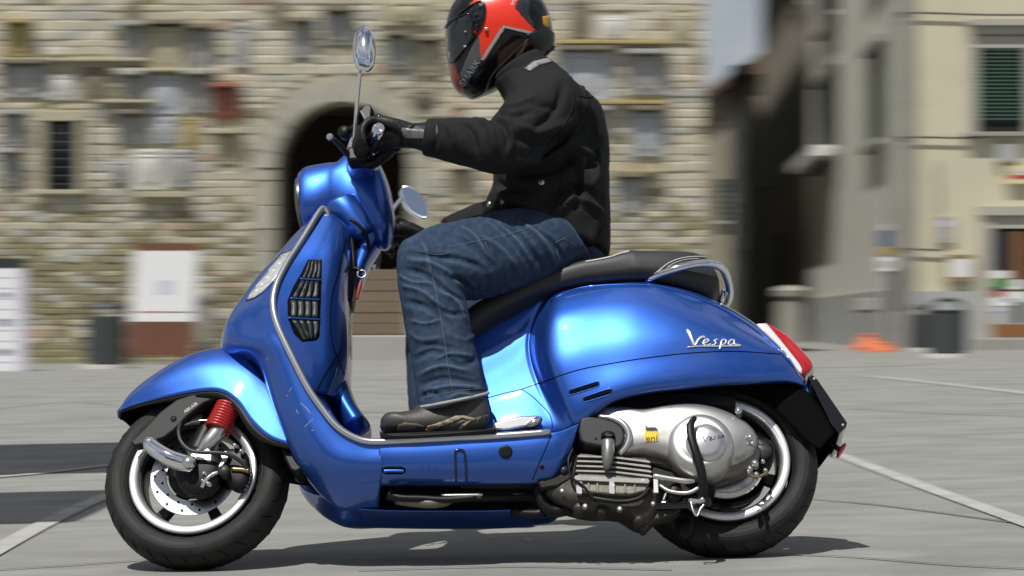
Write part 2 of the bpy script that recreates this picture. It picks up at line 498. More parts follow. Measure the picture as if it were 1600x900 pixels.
# facade slab with the arched opening
o2 = [(-11, -1.0), (-11, 11), (3.13, 11), (3.13, -1.0), (cxw.x + rw_, -1.0)]
for a in np.linspace(0, math.pi, 25): o2.append((cxw.x + rw_ * math.cos(a), cxw.z + rw_ * math.sin(a)))
o2.append((cxw.x - rw_, -1.0))
n = len(o2)
V = [(x, YW, z) for x, z in o2] + [(x, YW + 0.95, z) for x, z in o2]
F = [tuple(range(n)), tuple(range(2 * n - 1, n - 1, -1))] + [(i, i + n, (i + 1) % n + n, (i + 1) % n) for i in range(n)]
wmk('wall', (V, F), m_mortar, smooth=False)
wmk('side_wall', boxv(1.0, 3.13, YW + 0.953, YW + 15.6, -1.0, 10.4), m_mortar, smooth=False)
wmk('roof', boxv(-11, 0.99, YW + 0.953, YW + 15.6, 10.0, 10.4), m_mortar, smooth=False)
wmk('inner_wall', boxv(-11, 0.99, YW + 4.0, YW + 4.4, -1.0, 9.99), m_mortar, smooth=False)
rv = [(-9, 48, -1), (4.2, 48, -1), (5.9, 84, -1), (-9, 84, -1)]
V = rv + [(x, y, 21.0) for x, y, z in rv]
wmk('shade_block', (V, [(3, 2, 1, 0), (4, 5, 6, 7), (0, 1, 5, 4), (1, 2, 6, 5), (2, 3, 7, 6), (3, 0, 4, 7)]), m_mortar, smooth=False)  # unseen tall block behind the facade, added to shade the side street
# blocked picture rectangles on the facade
PLQ = [(8,32,50,90,'ochre',1),(0,95,73,154,'grey',1),(76,114,120,158,'white',0),(126,105,172,160,'dark',0),(188,36,220,104,'grey',1),(233,34,292,112,'beige',1),(298,40,332,108,'grey',1),(362,36,394,108,'grey',0),
       (190,113,222,158,'grey',1),(230,116,288,180,'blue',0),(292,112,331,178,'grey',1),(334,132,374,187,'red',1),(242,182,276,226,'blue',0),(284,182,316,234,'ochre',0),(182,174,226,226,'grey',1),(334,204,376,258,'beige',1),
       (206,232,260,298,'white',0),(263,233,306,294,'grey',0),(2,174,40,230,'grey',1),(0,234,32,292,'grey',1),(170,248,203,288,'grey',0),
       (196,0,222,28,'dark',0),(420,0,446,48,'dark',0),(452,30,490,92,'grey',1),(506,14,552,72,'grey',1),(590,0,684,42,'beige',0),(600,52,640,110,'grey',1),(650,60,692,120,'beige',1),(640,140,684,168,'dark',0),
       (868,74,958,158,'blue',1),(978,80,1040,150,'grey',1),(900,168,952,232,'grey',1),(984,168,1036,246,'blue',1),(962,272,1006,334,'grey',1),(888,0,925,60,'dark',0),(930,24,985,62,'white',0),(700,260,740,318,'beige',1),(660,205,700,238,'dark',0),(1046,20,1086,70,'beige',0),(880,250,930,320,'beige',0)]
blocked = [(a, b, c, d) for a, b, c, d, *_ in PLQ] + [(58, 178, 136, 306)]
ledges = [(215,330,34,40,0),(866,1044,64,70,1),(926,1044,158,164,1),(955,1034,266,271,1),(180,340,108,113,0),(0,232,92,97,0),(150,245,157,162,0),(215,300,300,309,0)]
for a, b, c, d, e in ledges: blocked.append((a, c - 1, b, d + 1))
def arch_block(z0, z1):
    """x-interval kept free round the doorway for this course (picture x)"""
    zm = 0.5 * (z0 + z1)
    ro = rw_ + .46
    if zm < cxw.z: return (cxw.x - rw_ - .40, cxw.x + rw_ + .40)
    dz = zm - cxw.z
    if dz >= ro: return None
    h = math.sqrt(ro * ro - dz * dz)
    return (cxw.x - h, cxw.x + h)
PX = DW / FPX
bl_w = [((a - 800) * PX, (c - 800) * PX, .62 + (500 - d) * PX, .62 + (500 - b) * PX) for a, b, c, d in blocked]
stones = []
z = -0.32
while z < 6.4:
    h = random.uniform(.075, .14) if z < 2.5 else random.uniform(.085, .175)
    ivs = [(-9.4, 3.13)]
    cut = [(x0, x1) for x0, x1, q0, q1 in bl_w if min(z + h, q1) - max(z, q0) > 0.15 * h]
    ab = arch_block(z, z + h)
    if ab: cut.append(ab)
    for c0, c1 in cut:
        nv = []
        for a, b in ivs:
            if c1 <= a or c0 >= b: nv.append((a, b)); continue
            if c0 > a: nv.append((a, c0))
            if c1 < b: nv.append((c1, b))
        ivs = nv
    for a, b in ivs:
        x = a
        while b - x > 0.06:
            wd = random.uniform(.12, .46) * (1.15 if z > 2.6 else 1.0)
            if b - x - wd < .14: wd = b - x
            dz_ = random.uniform(-.012, .012)
            stones.append((x + .003, x + wd - .004, z + .003 + dz_ * .3, z + h - .004 + dz_, random.uniform(.006, .026)))
            x += wd
    z += h
def stone_mesh(seed):
    r = random.Random(seed); V = []
    for dy, ins in ((1.0, 0.0), (.45, 0.0), (0.0, 1.0)):
        for sx, sz in ((0, 0), (1, 0), (1, 1), (0, 1)):
            j = lambda a: r.uniform(-a, a)
            ix = .05 * ins; iz = .13 * ins
            V.append(((ix + j(.018) + r.uniform(0, .03) * ins) if sx == 0 else 1 - ix + j(.018) - r.uniform(0, .03) * ins, dy + (j(.15) if ins else 0), (iz + j(.05)) if sz == 0 else 1 - iz + j(.05)))
    F = [(8, 9, 10, 11)]
    for q in range(2):
        for k in range(4): F.append((q * 4 + k, q * 4 + (k + 1) % 4, (q + 1) * 4 + (k + 1) % 4, (q + 1) * 4 + k))
    return V, F
protos = [stone_mesh(s) for s in range(10)]
pmesh = {}
def pick(zc):
    r = random.random()
    if zc < 1.9: return 3 if r < .72 else (0 if r < .84 else (1 if r < .97 else 4))
    if zc < 2.7: return 3 if r < .38 else (0 if r < .68 else (1 if r < .94 else 4))
    return 0 if r < .56 else (1 if r < .72 else (2 if r < .92 else (3 if r < .965 else 4)))
def inview(s):
    x = 800 + (s[0] + s[1]) / 2 / PX; y = 500 - ((s[2] + s[3]) / 2 - .62) / PX
    return 0 < x < 1100 and 0 < y < 572 and not (x > 430 and x < 1010 and y > 350) and not (700 < x < 945 and y < 350)
order = sorted(range(len(stones)), key=lambda i: -(stones[i][1] - stones[i][0]) * (stones[i][3] - stones[i][2]) if inview(stones[i]) else 0)
big = set(order[:296])
SV = []; SF = []; SM = []; nn = 0
for i, s in enumerate(stones):
    mi_ = pick((s[2] + s[3]) / 2); pi_ = random.randrange(10)
    dep = s[4]
    if i in big:
        key = (mi_, pi_)
        if key not in pmesh:
            me = bpy.data.meshes.new('stone'); me.from_pydata(*[protos[pi_][0], [], protos[pi_][1]]); me.materials.append(st_mats[mi_])
            me.polygons.foreach_set('use_smooth', [False] * len(me.polygons))
            bm = bmesh.new(); bm.from_mesh(me); bmesh.ops.recalc_face_normals(bm, faces=bm.faces); bm.to_mesh(me); bm.free()
            c = sum((p.normal.y for p in me.polygons if abs(p.normal.y) > .5))
            if c > 0: me.flip_normals()
            pmesh[key] = me
        o = bpy.data.objects.new('stone', pmesh[key]); COL.objects.link(o); o.parent = PAL
        o.location = Vector((s[0], YW - dep, s[2])) - pal_o
        o.scale = (s[1] - s[0], dep + .01, s[3] - s[2])
    else:
        V, F = protos[pi_]
        SV += [(s[0] + v[0] * (s[1] - s[0]), YW - dep + v[1] * (dep + .01), s[2] + v[2] * (s[3] - s[2])) for v in V]
        SF += [tuple(q + nn for q in f) for f in F]; SM += [mi_] * len(F); nn += len(V)
so = wmk('rubble', (SV, SF), st_isl, smooth=False, recalc=True)
so.data.polygons.foreach_set('material_index', SM)
tag(so, kind='stuff')
# doorway: voussoirs, jamb stones, planked door, doorstep
nv_ = 15
for k in range(nv_):
    a0 = math.pi * k / nv_ + .006; a1 = math.pi * (k + 1) / nv_ - .006
    V = []
    ro = rw_ + (.42 if k % 2 else .33)
    for yy in (YW - .05 - .012 * (k % 3), YW + .25):
        for rr in (rw_ - .004, ro):
            for a in (a0, (a0 + a1) / 2, a1): V.append((cxw.x + rr * math.cos(a), yy, cxw.z + rr * math.sin(a)))
    F = [(0, 1, 4, 3), (1, 2, 5, 4), (9, 10, 7, 6), (10, 11, 8, 7), (0, 3, 9, 6), (2, 8, 11, 5), (0, 6, 7, 1), (1, 7, 8, 2), (3, 4, 10, 9), (4, 5, 11, 10)]
    wmk('arch_stone', (V, F), m_archst, smooth=False)
for sd in (-1, 1):
    z = -.3; k = 0
    while z < cxw.z - .05:
        h = random.uniform(.24, .42)
        if z + h > cxw.z - .2: h = cxw.z - z
        wd = .39 if k % 2 else .30
        x0 = cxw.x + sd * (rw_ - .004); x1 = cxw.x + sd * (rw_ + wd)
        wmk('jamb_stone', boxv(min(x0, x1), max(x0, x1), YW - .045 - .01 * (k % 2), YW + .3, z + .005, z + h - .005), m_archst, smooth=False, bevel=.012)
        z += h; k += 1
zb = .375
m_doord = mat('shaded_door_wood', (0.030, 0.022, 0.016), rough=0.8, rand=0.098, var=0.12, vscale=6)  # shade of the deep doorway is put into this wood colour
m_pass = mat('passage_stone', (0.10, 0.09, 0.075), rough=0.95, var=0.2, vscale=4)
DP = 3.2
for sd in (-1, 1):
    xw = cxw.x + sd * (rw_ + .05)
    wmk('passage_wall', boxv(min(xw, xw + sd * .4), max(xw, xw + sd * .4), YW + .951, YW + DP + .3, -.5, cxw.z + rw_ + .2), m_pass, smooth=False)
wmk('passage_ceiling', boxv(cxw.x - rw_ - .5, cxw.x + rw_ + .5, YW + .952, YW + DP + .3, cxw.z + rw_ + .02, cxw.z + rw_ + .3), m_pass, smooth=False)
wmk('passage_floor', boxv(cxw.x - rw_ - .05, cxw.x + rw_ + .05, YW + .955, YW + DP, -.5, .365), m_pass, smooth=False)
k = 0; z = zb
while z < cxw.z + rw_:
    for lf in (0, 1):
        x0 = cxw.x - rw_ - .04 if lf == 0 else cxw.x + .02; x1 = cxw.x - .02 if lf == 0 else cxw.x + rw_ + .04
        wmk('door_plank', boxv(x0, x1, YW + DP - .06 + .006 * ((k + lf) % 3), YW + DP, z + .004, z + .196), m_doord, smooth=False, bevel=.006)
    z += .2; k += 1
for k in range(6):
    z = zb + .01 + .178 * k
    wmk('barrier_plank', boxv(cxw.x - .28, cxw.x + rw_ - .02, YW + .34 + .008 * (k % 2), YW + .39, z, z + .172), m_door, smooth=False, bevel=.008)
for x in (cxw.x - .24, cxw.x + rw_ - .12):
    wmk('barrier_post', boxv(x, x + .1, YW + .395, YW + .48, zb, zb + 1.12), m_door, smooth=False, bevel=.008)
m_step = mat('step_stone', (0.34, 0.335, 0.31), rough=0.85, var=0.12, vscale=4, bump=0.2, bscale=30)
wmk('doorstep', boxv(cxw.x - 1.6, cxw.x + 1.9, YW - .35, YW + .94, -.5, .37), m_step, smooth=False, bevel=.02)
# coats of arms and niches
def plaque(x0, y0, x1, y1, kind, canopy):
    dep = random.uniform(.05, .11)
    w_ = x1 - x0; h_ = y1 - y0; m_ = pq[kind]
    p_ = wmk('coat_of_arms', wbox(x0 + 1, x1 - 1, y0 + (7 if canopy else 1), y1 - 1, DW, dep * .5, .02), m_, bevel=.012, smooth=False)
    cx_, cy_ = (x0 + x1) / 2, (y0 + y1) / 2 + (3 if canopy else 0)
    sw, sh = w_ * .34, h_ * .36
    out = [(-1, -.9), (-.5, -1), (0, -.92), (.5, -1), (1, -.9), (.95, -.1), (.75, .5), (.35, .85), (0, 1), (-.35, .85), (-.75, .5), (-.95, -.1)]
    P = np.array([list(Wp(cx_ + u * sw, cy_ + v * sh, DW)) for u, v in out])
    c = P.mean(0); V = []
    for s, yy in ((1.0, dep * .4), (1.0, dep * .75), (.86, dep * 1.0), (.80, dep * .82), (.35, dep * 1.05), (0.02, dep * 1.12)):
        Q = c + (P - c) * s; Q[:, 1] = YW - yy; V.append(Q)
    wmk('shield', (np.concatenate(V), gridfaces(6, 12, False, True) + [tuple(range(60, 72))]), m_, p_, smooth=False)
    if h_ > 40:
        for u in (-.55, 0, .55):
            q = Wp(cx_ + u * sw * 1.2, y0 + (12 if canopy else 6), DW)
            wmk('carving', pebw(q, w_ * .10 * PX, dep, h_ * .07 * PX), m_, p_)
    if canopy:
        wmk('canopy', wbox(x0 - 3, x1 + 3, y0 - 1, y0 + 6, DW, dep + .16, .02), pq['dark' if random.random() < .4 else kind], p_, smooth=False, bevel=.01)
        for xx in (x0 + 1, x1 - 5): wmk('pilaster', wbox(xx, xx + 4, y0 + 6, y1, DW, dep + .03, .02), m_, p_, smooth=False, bevel=.008)
def pebw(c, a, b, h):
    prof = [(math.sin(t), -math.cos(t)) for t in np.linspace(0, math.pi, 7)]
    V = []
    for r_, z_ in prof:
        for t in np.linspace(0, 2 * math.pi, 10, endpoint=False): V.append((c.x + a * r_ * math.cos(t), YW - b * .45 + b * .7 * r_ * math.sin(t) * .9, c.z + h * z_))
    return np.array(V), gridfaces(7, 10, False, True)
for p_ in PLQ: plaque(*p_)
for a, b, c, d, e in ledges:
    wmk('string_course', wbox(a, b, c, d, DW, .17, .02), pq['ochre' if e else 'beige'], smooth=False, bevel=.01)
# barred window
wn = wmk('window', wbox(70, 124, 190, 297, DW, .012, .01), m_glassd, smooth=False)
for xx in (58, 124): wmk('frame', wbox(xx, xx + 12, 186, 303, DW, .11, .02), pq['beige'], wn, smooth=False, bevel=.01)
wmk('frame', wbox(56, 138, 174, 190, DW, .12, .02), pq['beige'], wn, smooth=False, bevel=.01)
wmk('sill', wbox(54, 140, 297, 304, DW, .15, .02), pq['beige'], wn, smooth=False, bevel=.01)
for k in range(8):
    q = Wp(97, 196 + 13.2 * k, DW); wmk('bar', tube([(q.x - .29, YW - .05, q.z), (q.x, YW - .05, q.z), (q.x + .29, YW - .05, q.z)], .016, n=6, px=False), m_iron, wn)
for k in range(3):
    q = Wp(83 + 14 * k, 243, DW); wmk('bar', tube([(q.x, YW - .08, q.z - .55), (q.x, YW - .08, q.z + .55)], .014, n=6, px=False), m_iron, wn)

# ------------------------------------------------------------------ yellow corner building
m_yel = mat('yellow_plaster', (0.58, 0.54, 0.395), rough=0.9, var=0.06, vscale=1.5, bump=0.08, bscale=30, dirt=(0.49, 0.465, 0.36), dscale=0.8, damt=0.5)
m_gplas = mat('grey_plaster', (0.66, 0.655, 0.60), rough=0.9, var=0.08, vscale=1.5, bump=0.08, bscale=30, dirt=(0.56, 0.555, 0.51), dscale=0.8, damt=0.6)
m_pilas = mat('weathered_corner_stone', (0.30, 0.295, 0.26), rough=0.9, var=0.15, vscale=3, bump=0.2, bscale=30)
m_wain = mat('wainscot_grey', (0.38, 0.39, 0.385), rough=0.85, var=0.08, vscale=2, bump=0.1, bscale=30)
m_lime = mat('window_surround', (0.40, 0.385, 0.33), rough=0.85, var=0.1, vscale=4)
m_shut = mat('green_shutter', (0.040, 0.085, 0.060), rough=0.5)
m_shutd = mat('dark_green_shutter', (0.024, 0.045, 0.038), rough=0.5)
m_wood = mat('shop_door_wood', (0.24, 0.105, 0.035), rough=0.45, var=0.2, vscale=8, stretch=(4, 4, .5))
m_wire = mat('black_cable', (0.02, 0.02, 0.02), rough=0.6)
m_white2 = mat('white_enamel', (0.78, 0.78, 0.76), rough=0.45)
m_bluep = mat('blue_print', (0.10, 0.13, 0.20), rough=0.5)
m_lilac = mat('lilac_print', (0.55, 0.52, 0.66), rough=0.6)
m_redp = mat('red_print', (0.45, 0.04, 0.05), rough=0.5)
m_greenp = mat('green_print', (0.10, 0.30, 0.08), rough=0.5)
DF = 41.0
c0 = Wp(1398, 545, DF); YF = DF - 6
sdir = Vector((.0476, 1, 0))
YB = empty('corner_building', 'pale yellow plastered corner building with green shutters and a grey side wall', 'building', Matrix.Translation((c0.x, c0.y, 0)))
YINV = Matrix.Translation((-c0.x, -c0.y, 0))
def ymk(name, vf, m, parent=YB, **k): return wmk(name, vf, m, parent, YINV, smooth=k.pop('smooth', False), **k)
e1 = c0 + sdir * 18
ymk('front_wall', boxv(c0.x, c0.x + 12, YF, YF + .4, -1, 15), m_yel)
sv_ = [(c0.x, YF + .402, -1), (c0.x + .4, YF + .402, -1), (e1.x + .4, e1.y, -1), (e1.x, e1.y, -1)]
ymk('side_wall', (sv_ + [(x, y, 15) for x, y, z in sv_], [(3, 2, 1, 0), (4, 5, 6, 7), (0, 1, 5, 4), (1, 2, 6, 5), (2, 3, 7, 6), (3, 0, 4, 7)]), m_gplas)
ymk('roof', boxv(c0.x + .4, c0.x + 12, YF + .4, YF + 17.5, 14.6, 15), m_pilas)
def fbox(x0, x1, y0, y1, dep, back=.02): return wbox(x0, x1, y0, y1, DF, dep, back)
ymk('downpipe', tube([(c0.x + .26, YF - .12, -.2), (c0.x + .26, YF - .12, 6), (c0.x + .26, YF - .12, 14.5)], .055, n=10, px=False), m_pilas, smooth=True)
ymk('corner_pilaster', (lambda a: boxv(c0.x - .06, c0.x + .17, YF - .05, YF + .30, -1, 14.9))(0), m_pilas)
ymk('wainscot', boxv(c0.x + .172, c0.x + 12, YF - .045, YF + .01, -1, .62 + 45 * DF / FPX), m_wain)
def sidepanel(t0, t1, z0, z1, out, m, name, parent=YB):
    """slab on the side wall between t0 and t1 metres from the corner"""
    V = []
    for zz in (z0, z1):
        for t, o_ in ((t0, -out), (t1, -out), (t1, .02), (t0, .02)):
            q = c0 + sdir * t; V.append((q.x + o_, q.y, zz))
    return ymk(name, (V, [(3, 2, 1, 0), (4, 5, 6, 7), (0, 1, 5, 4), (1, 2, 6, 5), (2, 3, 7, 6), (3, 0, 4, 7)]), m, parent)
sidepanel(.31, 17.9, -1, 1.16, .045, m_wain, 'wainscot')
def st(px):
    """metres along the side wall for a picture x"""
    # c0.x + .0476 t = (px-800)/F*(DF+t)
    k = (px - 800) / FPX
    return (c0.x - k * DF) / (k - .0476)
def sz(px, py):
    return .62 + (500 - py) / FPX * (DF + st(px))
# front window with louvred shutters, raised a little at the foot
wx0, wx1 = 1524, 1604
w1 = ymk('window', fbox(wx0, wx1, 76, 206, .012), m_dark)
ymk('lintel', fbox(1512, 1640, 31, 42, .20), m_lime, w1, bevel=.01)
ymk('lintel_moulding', fbox(1516, 1636, 42, 54, .10), m_lime, w1, bevel=.01)
ymk('surround', fbox(1514, 1524, 60, 207, .06), m_lime, w1); ymk('surround', fbox(1604, 1614, 60, 207, .06), m_lime, w1)
ymk('surround', fbox(1514, 1614, 58, 75.5, .065), m_lime, w1)
ymk('sill', fbox(1506, 1622, 207, 214, .16), m_pilas, w1, bevel=.01)
for k in range(3):
    x_ = (wx0, (wx0 + wx1) / 2 - 2, wx1 - 4)[k]
    ymk('shutter_stile', fbox(x_, x_ + 4, 76, 192, .07, -.03), m_shut, w1)
sl_me = None
for k in range(19):
    y_ = 79 + 6.0 * k
    for xa, xb in ((wx0 + 4.2, (wx0 + wx1) / 2 - 2.2), ((wx0 + wx1) / 2 + 2.2, wx1 - 4.2)):
        a = Wp(xa, y_, DF); b = Wp(xb, y_, DF); L_ = b.x - a.x
        if sl_me is None:
            v = [(0, -.065, 0), (1, -.065, 0), (1, -.02, .038), (0, -.02, .038), (0, -.062, -.006), (1, -.062, -.006), (1, -.017, .032), (0, -.017, .032)]
            o = ymk('slat', (v, [(0, 1, 2, 3), (7, 6, 5, 4), (0, 4, 5, 1), (1, 5, 6, 2), (2, 6, 7, 3), (3, 7, 4, 0)]), m_shut, w1)
            sl_me = o.data
            V = np.array(v)
            for i, q in enumerate(v): sl_me.vertices[i].co = q
        else:
            o = bpy.data.objects.new('slat', sl_me); COL.objects.link(o); o.parent = w1
        o.location = (a.x - c0.x, 0, a.z); o.scale = (L_, 1, 1)
# cables along the facade
def cable(pts, nm='cable'):
    P = [Wp(x, y, DF) for x, y in pts]
    ymk(nm, tube([(p.x, YF - .07, p.z) for p in P], .016, n=6, px=False), m_wire, smooth=True)
cable([(1402, 21), (1440, 21), (1480, 22), (1540, 24), (1640, 24)])
cable([(1402, 215), (1450, 215), (1500, 216), (1560, 213), (1640, 214)])
cable([(1462, 252), (1465, 300), (1464, 380)]); cable([(1402, 388), (1440, 390), (1475, 392)])
# side windows: grey green shutters
def side_window(x0, x1, yt, yb, nm_m):
    t0, t1 = sorted((st(x0), st(x1))); xm = (x0 + x1) / 2
    z1 = sz(xm, yt); z0 = sz(xm, yb)
    s = sidepanel(t0, t1, z0, z1, .012, m_dark, 'window')
    sidepanel(t0 + .05, (t0 + t1) / 2 - .03, z0 + .03, z1 - .03, .05, nm_m, 'shutter', s)
    sidepanel((t0 + t1) / 2 + .03, t1 - .05, z0 + .03, z1 - .03, .05, nm_m, 'shutter', s)
    for k in range(12):
        zz = z0 + .1 + (z1 - z0 - .2) * k / 11
        sidepanel(t0 + .1, t1 - .1, zz, zz + .03, .062, nm_m, 'slat', s)
    sidepanel(t0 - .15, t1 + .15, z1, z1 + .13, .16, m_pilas, 'lintel', s)
    sidepanel(t0 - .15, t1 + .15, z0 - .11, z0, .18, m_pilas, 'sill', s)
side_window(1278, 1310, 120, 246, m_shutd)
side_window(1360, 1384, 78, 224, m_shut)
side_window(1284, 1312, -60, 36, m_shutd)
side_window(1360, 1386, -170, -50, m_shut)
# door with glass and notices
dr = ymk('shop_door', fbox(1548, 1640, 356, 528, .012), m_dark)
ymk('frame', fbox(1530, 1547.5, 338, 530, .07), m_lime, dr); ymk('frame', fbox(1530, 1660, 322, 337.5, .12), m_lime, dr, bevel=.01)
ymk('frame', fbox(1548, 1640, 338, 357, .05), m_lime, dr)
ymk('door_panel', fbox(1549, 1640, 506, 527, .05), m_wood, dr, bevel=.01); ymk('door_stile', fbox(1583, 1600, 362, 506, .045), m_wood, dr, bevel=.01)
ymk('glass', fbox(1549, 1583, 362, 506, .02), m_glassd, dr)
for (a, b, c, d, m_) in ((1549,1575,423,435,m_white2),(1549,1580,436,448,m_greenp),(1572,1600,437,452,m_yellow if 'm_yellow' in globals() else m_white2),(1549,1571,455,462,m_redp),(1571,1600,456,472,m_white2),(1549,1583,466,478,m_white2),(1549,1566,480,487,m_lilac)):
    ymk('notice', fbox(a, b, c, d, .052), m_, dr)
ymk('step', boxv(c0.x + 1.4, c0.x + 3.6, YF - .3, YF - .05, -.5, .62 - 29 * DF / FPX), m_pilas, bevel=.015)
# small things on the wall: lamp sign, menu case, enamel plates
def wall_thing(name, label, cat, vf, m, kids=(), grp=None):
    v = np.asarray(vf[0]); o = v.mean(0)
    e = empty(name, label, cat, Matrix.Translation(Vector(o)), grp)
    iv_ = Matrix.Translation(-Vector(o))
    wmk('panel', vf, m, e, iv_, smooth=False, bevel=.006)
    for nm, kv, km in kids: wmk(nm, kv, km, e, iv_, smooth=False)
    return e
wall_thing('menu_case', 'wooden menu case with a white sheet on the yellow wall left of the shop door', 'menu case', fbox(1478, 1520, 398, 441, .09), mat('case_wood', (0.24, 0.19, 0.09), rough=0.5), [('menu_sheet', fbox(1484, 1514, 405, 433, .095), m_white2)])
wall_thing('shop_sign', 'small pale yellow sign with a red stripe under the shuttered window', 'sign', fbox(1571, 1640, 260, 288, .12), mat('sign_cream', (0.66, 0.60, 0.33), rough=0.5), [('stripe', fbox(1574, 1640, 274, 280, .124), m_redp), ('stripe', fbox(1574, 1640, 266, 270, .124), m_lilac)])
wall_thing('sign_bracket', 'grey metal box on the yellow wall right below the shuttered window sill', 'box', fbox(1556, 1590, 224, 254, .10), m_lime, [('cover', fbox(1559, 1587, 227, 251, .104), m_wain)])
wall_thing('notice_board', 'pale notice board with grey print on the yellow wall above the menu case', 'notice board', fbox(1462, 1490, 338, 380, .05), m_lime, [('print', fbox(1465, 1487, 345, 355, .053), m_lilac), ('print', fbox(1465, 1487, 362, 374, .053), m_wain)])
q0 = c0 + sdir * st(1345)
def sp_vf(x0, x1, y0, y1, out):
    t0, t1 = sorted((st(x0), st(x1))); xm = (x0 + x1) / 2; z0, z1 = sz(xm, y1), sz(xm, y0); V = []
    for zz in (z0, z1):
        for t, o_ in ((t0, -out), (t1, -out), (t1, .02), (t0, .02)):
            q = c0 + sdir * t; V.append((q.x + o_, q.y, zz))
    return V, [(3, 2, 1, 0), (4, 5, 6, 7), (0, 1, 5, 4), (1, 2, 6, 5), (2, 3, 7, 6), (3, 0, 4, 7)]
wall_thing('wall_plate', 'small white plate on the grey wainscot of the side wall', 'plate', sp_vf(1342, 1371, 467, 484, .06), m_white2)
fb = wall_thing('flower_box', 'white flower box on the sill of a side wall window', 'flower box', sp_vf(1270, 1308, 242, 258, .55), m_white2, [('bracket', sp_vf(1280, 1300, 258, 268, .25), m_iron)])

# ------------------------------------------------------------------ dark street behind
m_old = mat('old_street_plaster', (0.36, 0.335, 0.27), rough=0.9, var=0.12, vscale=1.2, dirt=(0.17, 0.155, 0.125), dscale=.6, damt=.6)
m_old2 = mat('street_plaster', (0.33, 0.30, 0.23), rough=0.9, var=0.12, vscale=1.2, dirt=(0.22, 0.2, 0.16), dscale=.6, damt=.6)
m_tile = mat('roof_tiles', (0.16, 0.11, 0.08), rough=0.9, var=0.2, vscale=5)
def street_house(name_label, t0, t1, off, H, m, wins):
    a = c0 + sdir * t0; b = c0 + sdir * t1
    e = empty('street_house', name_label, 'house', Matrix.Translation((a.x, a.y, 0)))
    iv_ = Matrix.Translation((-a.x, -a.y, 0))
    q = [(a.x + off, a.y, -1), (a.x + off + 8, a.y, -1), (b.x + off + 8, b.y, -1), (b.x + off, b.y, -1)]
    Fb = [(3, 2, 1, 0), (4, 5, 6, 7), (0, 1, 5, 4), (1, 2, 6, 5), (2, 3, 7, 6), (3, 0, 4, 7)]
    wmk('wall', (q + [(x, y, H) for x, y, z in q], Fb), m, e, iv_, smooth=False)
    q2 = [(a.x + off - .7, a.y - .3, H + .003), (a.x + off + 8, a.y - .3, H + .003), (b.x + off + 8, b.y + .3, H + .003), (b.x + off - .7, b.y + .3, H + .003)]
    wmk('roof', (q2 + [(x, y, H + .28 + (1.8 if i in (1, 2) else 0)) for i, (x, y, z) in enumerate(q2)], Fb), m_tile, e, iv_, smooth=False)
    for (f0, f1, z0, z1, m_) in wins:
        V = []
        for zz in (z0, z1):
            for f, o_ in ((f0, -.05), (f1, -.05), (f1, .02), (f0, .02)):
                p_ = a + (b - a) * f; V.append((p_.x + off + o_, p_.y, zz))
        w_ = wmk('window', (V, Fb), m_, e, iv_, smooth=False)
        V2 = [(v[0] - .04 if i % 4 < 2 else v[0], v[1], (z0 - .12 if i < 4 else z0 - .002)) for i, v in enumerate(V)]
        wmk('sill', (V2, Fb), m_lime, w_, iv_, smooth=False)
        for k in range(6):
            zz = z0 + (z1 - z0) * (k + .3) / 6; V3 = [(v[0] - .02 if i % 4 < 2 else v[0], v[1] + (.1 if (i % 4) in (0, 3) else -.1), zz + (0 if i < 4 else (z1 - z0) * .09)) for i, v in enumerate(V)]
            wmk('slat', (V3, Fb), m_, w_, iv_, smooth=False)
    return e
street_house('tall shaded house in the side street beyond the grey side wall', 18.02, 39.5, 0.0, 12.5, m_old, [(.12, .26, 5.0, 7.3, m_shutd), (.52, .64, 5.0, 7.3, m_shutd), (.12, .26, 9.0, 11.4, m_shutd), (.42, .56, .1, 3.2, m_dark), (.72, .84, 5.0, 7.3, m_shutd)])
street_house('lower house with a dark roof at the far end of the side street', 39.6, 58, -0.35, 9.0, m_old2, [(.2, .35, 3.2, 5.2, m_shutd), (.6, .75, 3.2, 5.2, m_shut), (.2, .35, 6.2, 8.0, m_shutd)])
# the house that closes the street, a gable towards the square
dC = 104.0
e = empty('end_house', 'pale far house with a green shuttered window closing the side street', 'house', Matrix.Translation(Wp(1130, 515, dC)))
iv_ = e.matrix_world.inverted()
a = Wp(1085, 520, dC); b = Wp(1200, 520, dC)
wmk('wall', prism_w := ([(a.x, a.y, -1), (b.x, a.y, -1), (b.x, a.y, Wp(0, 92, dC).z), (a.x, a.y, Wp(0, 170, dC).z), (a.x, a.y + 9, -1), (b.x, a.y + 9, -1), (b.x, a.y + 9, Wp(0, 92, dC).z), (a.x, a.y + 9, Wp(0, 170, dC).z)], [(0, 1, 2, 3), (7, 6, 5, 4), (0, 4, 5, 1), (1, 5, 6, 2), (2, 6, 7, 3), (3, 7, 4, 0)]), m_old2, e, iv_, smooth=False)
z0, z1 = Wp(0, 168, dC).z, Wp(0, 90, dC).z
wmk('roof', ([(a.x - .3, a.y - .7, z0 - .1), (b.x, a.y - .7, z1 + .05), (b.x, a.y - .7, z1 + .4), (a.x - .3, a.y - .7, z0 + .25), (a.x - .3, a.y + 9, z0 - .1), (b.x, a.y + 9, z1 + .05), (b.x, a.y + 9, z1 + .4), (a.x - .3, a.y + 9, z0 + .25)], [(0, 1, 2, 3), (7, 6, 5, 4), (0, 4, 5, 1), (1, 5, 6, 2), (2, 6, 7, 3), (3, 7, 4, 0)]), m_tile, e, iv_, smooth=False)
w_ = wmk('window', wbox(1118, 1142, 280, 344, dC, .05), m_shutd, e, iv_, smooth=False)
for k in range(7): wmk('slat', wbox(1119, 1141, 284 + 8.6 * k, 289 + 8.6 * k, dC, .09, -.05), m_shut, w_, iv_, smooth=False)
wmk('sill', wbox(1114, 1146, 345, 350, dC, .2), m_lime, w_, iv_, smooth=False)

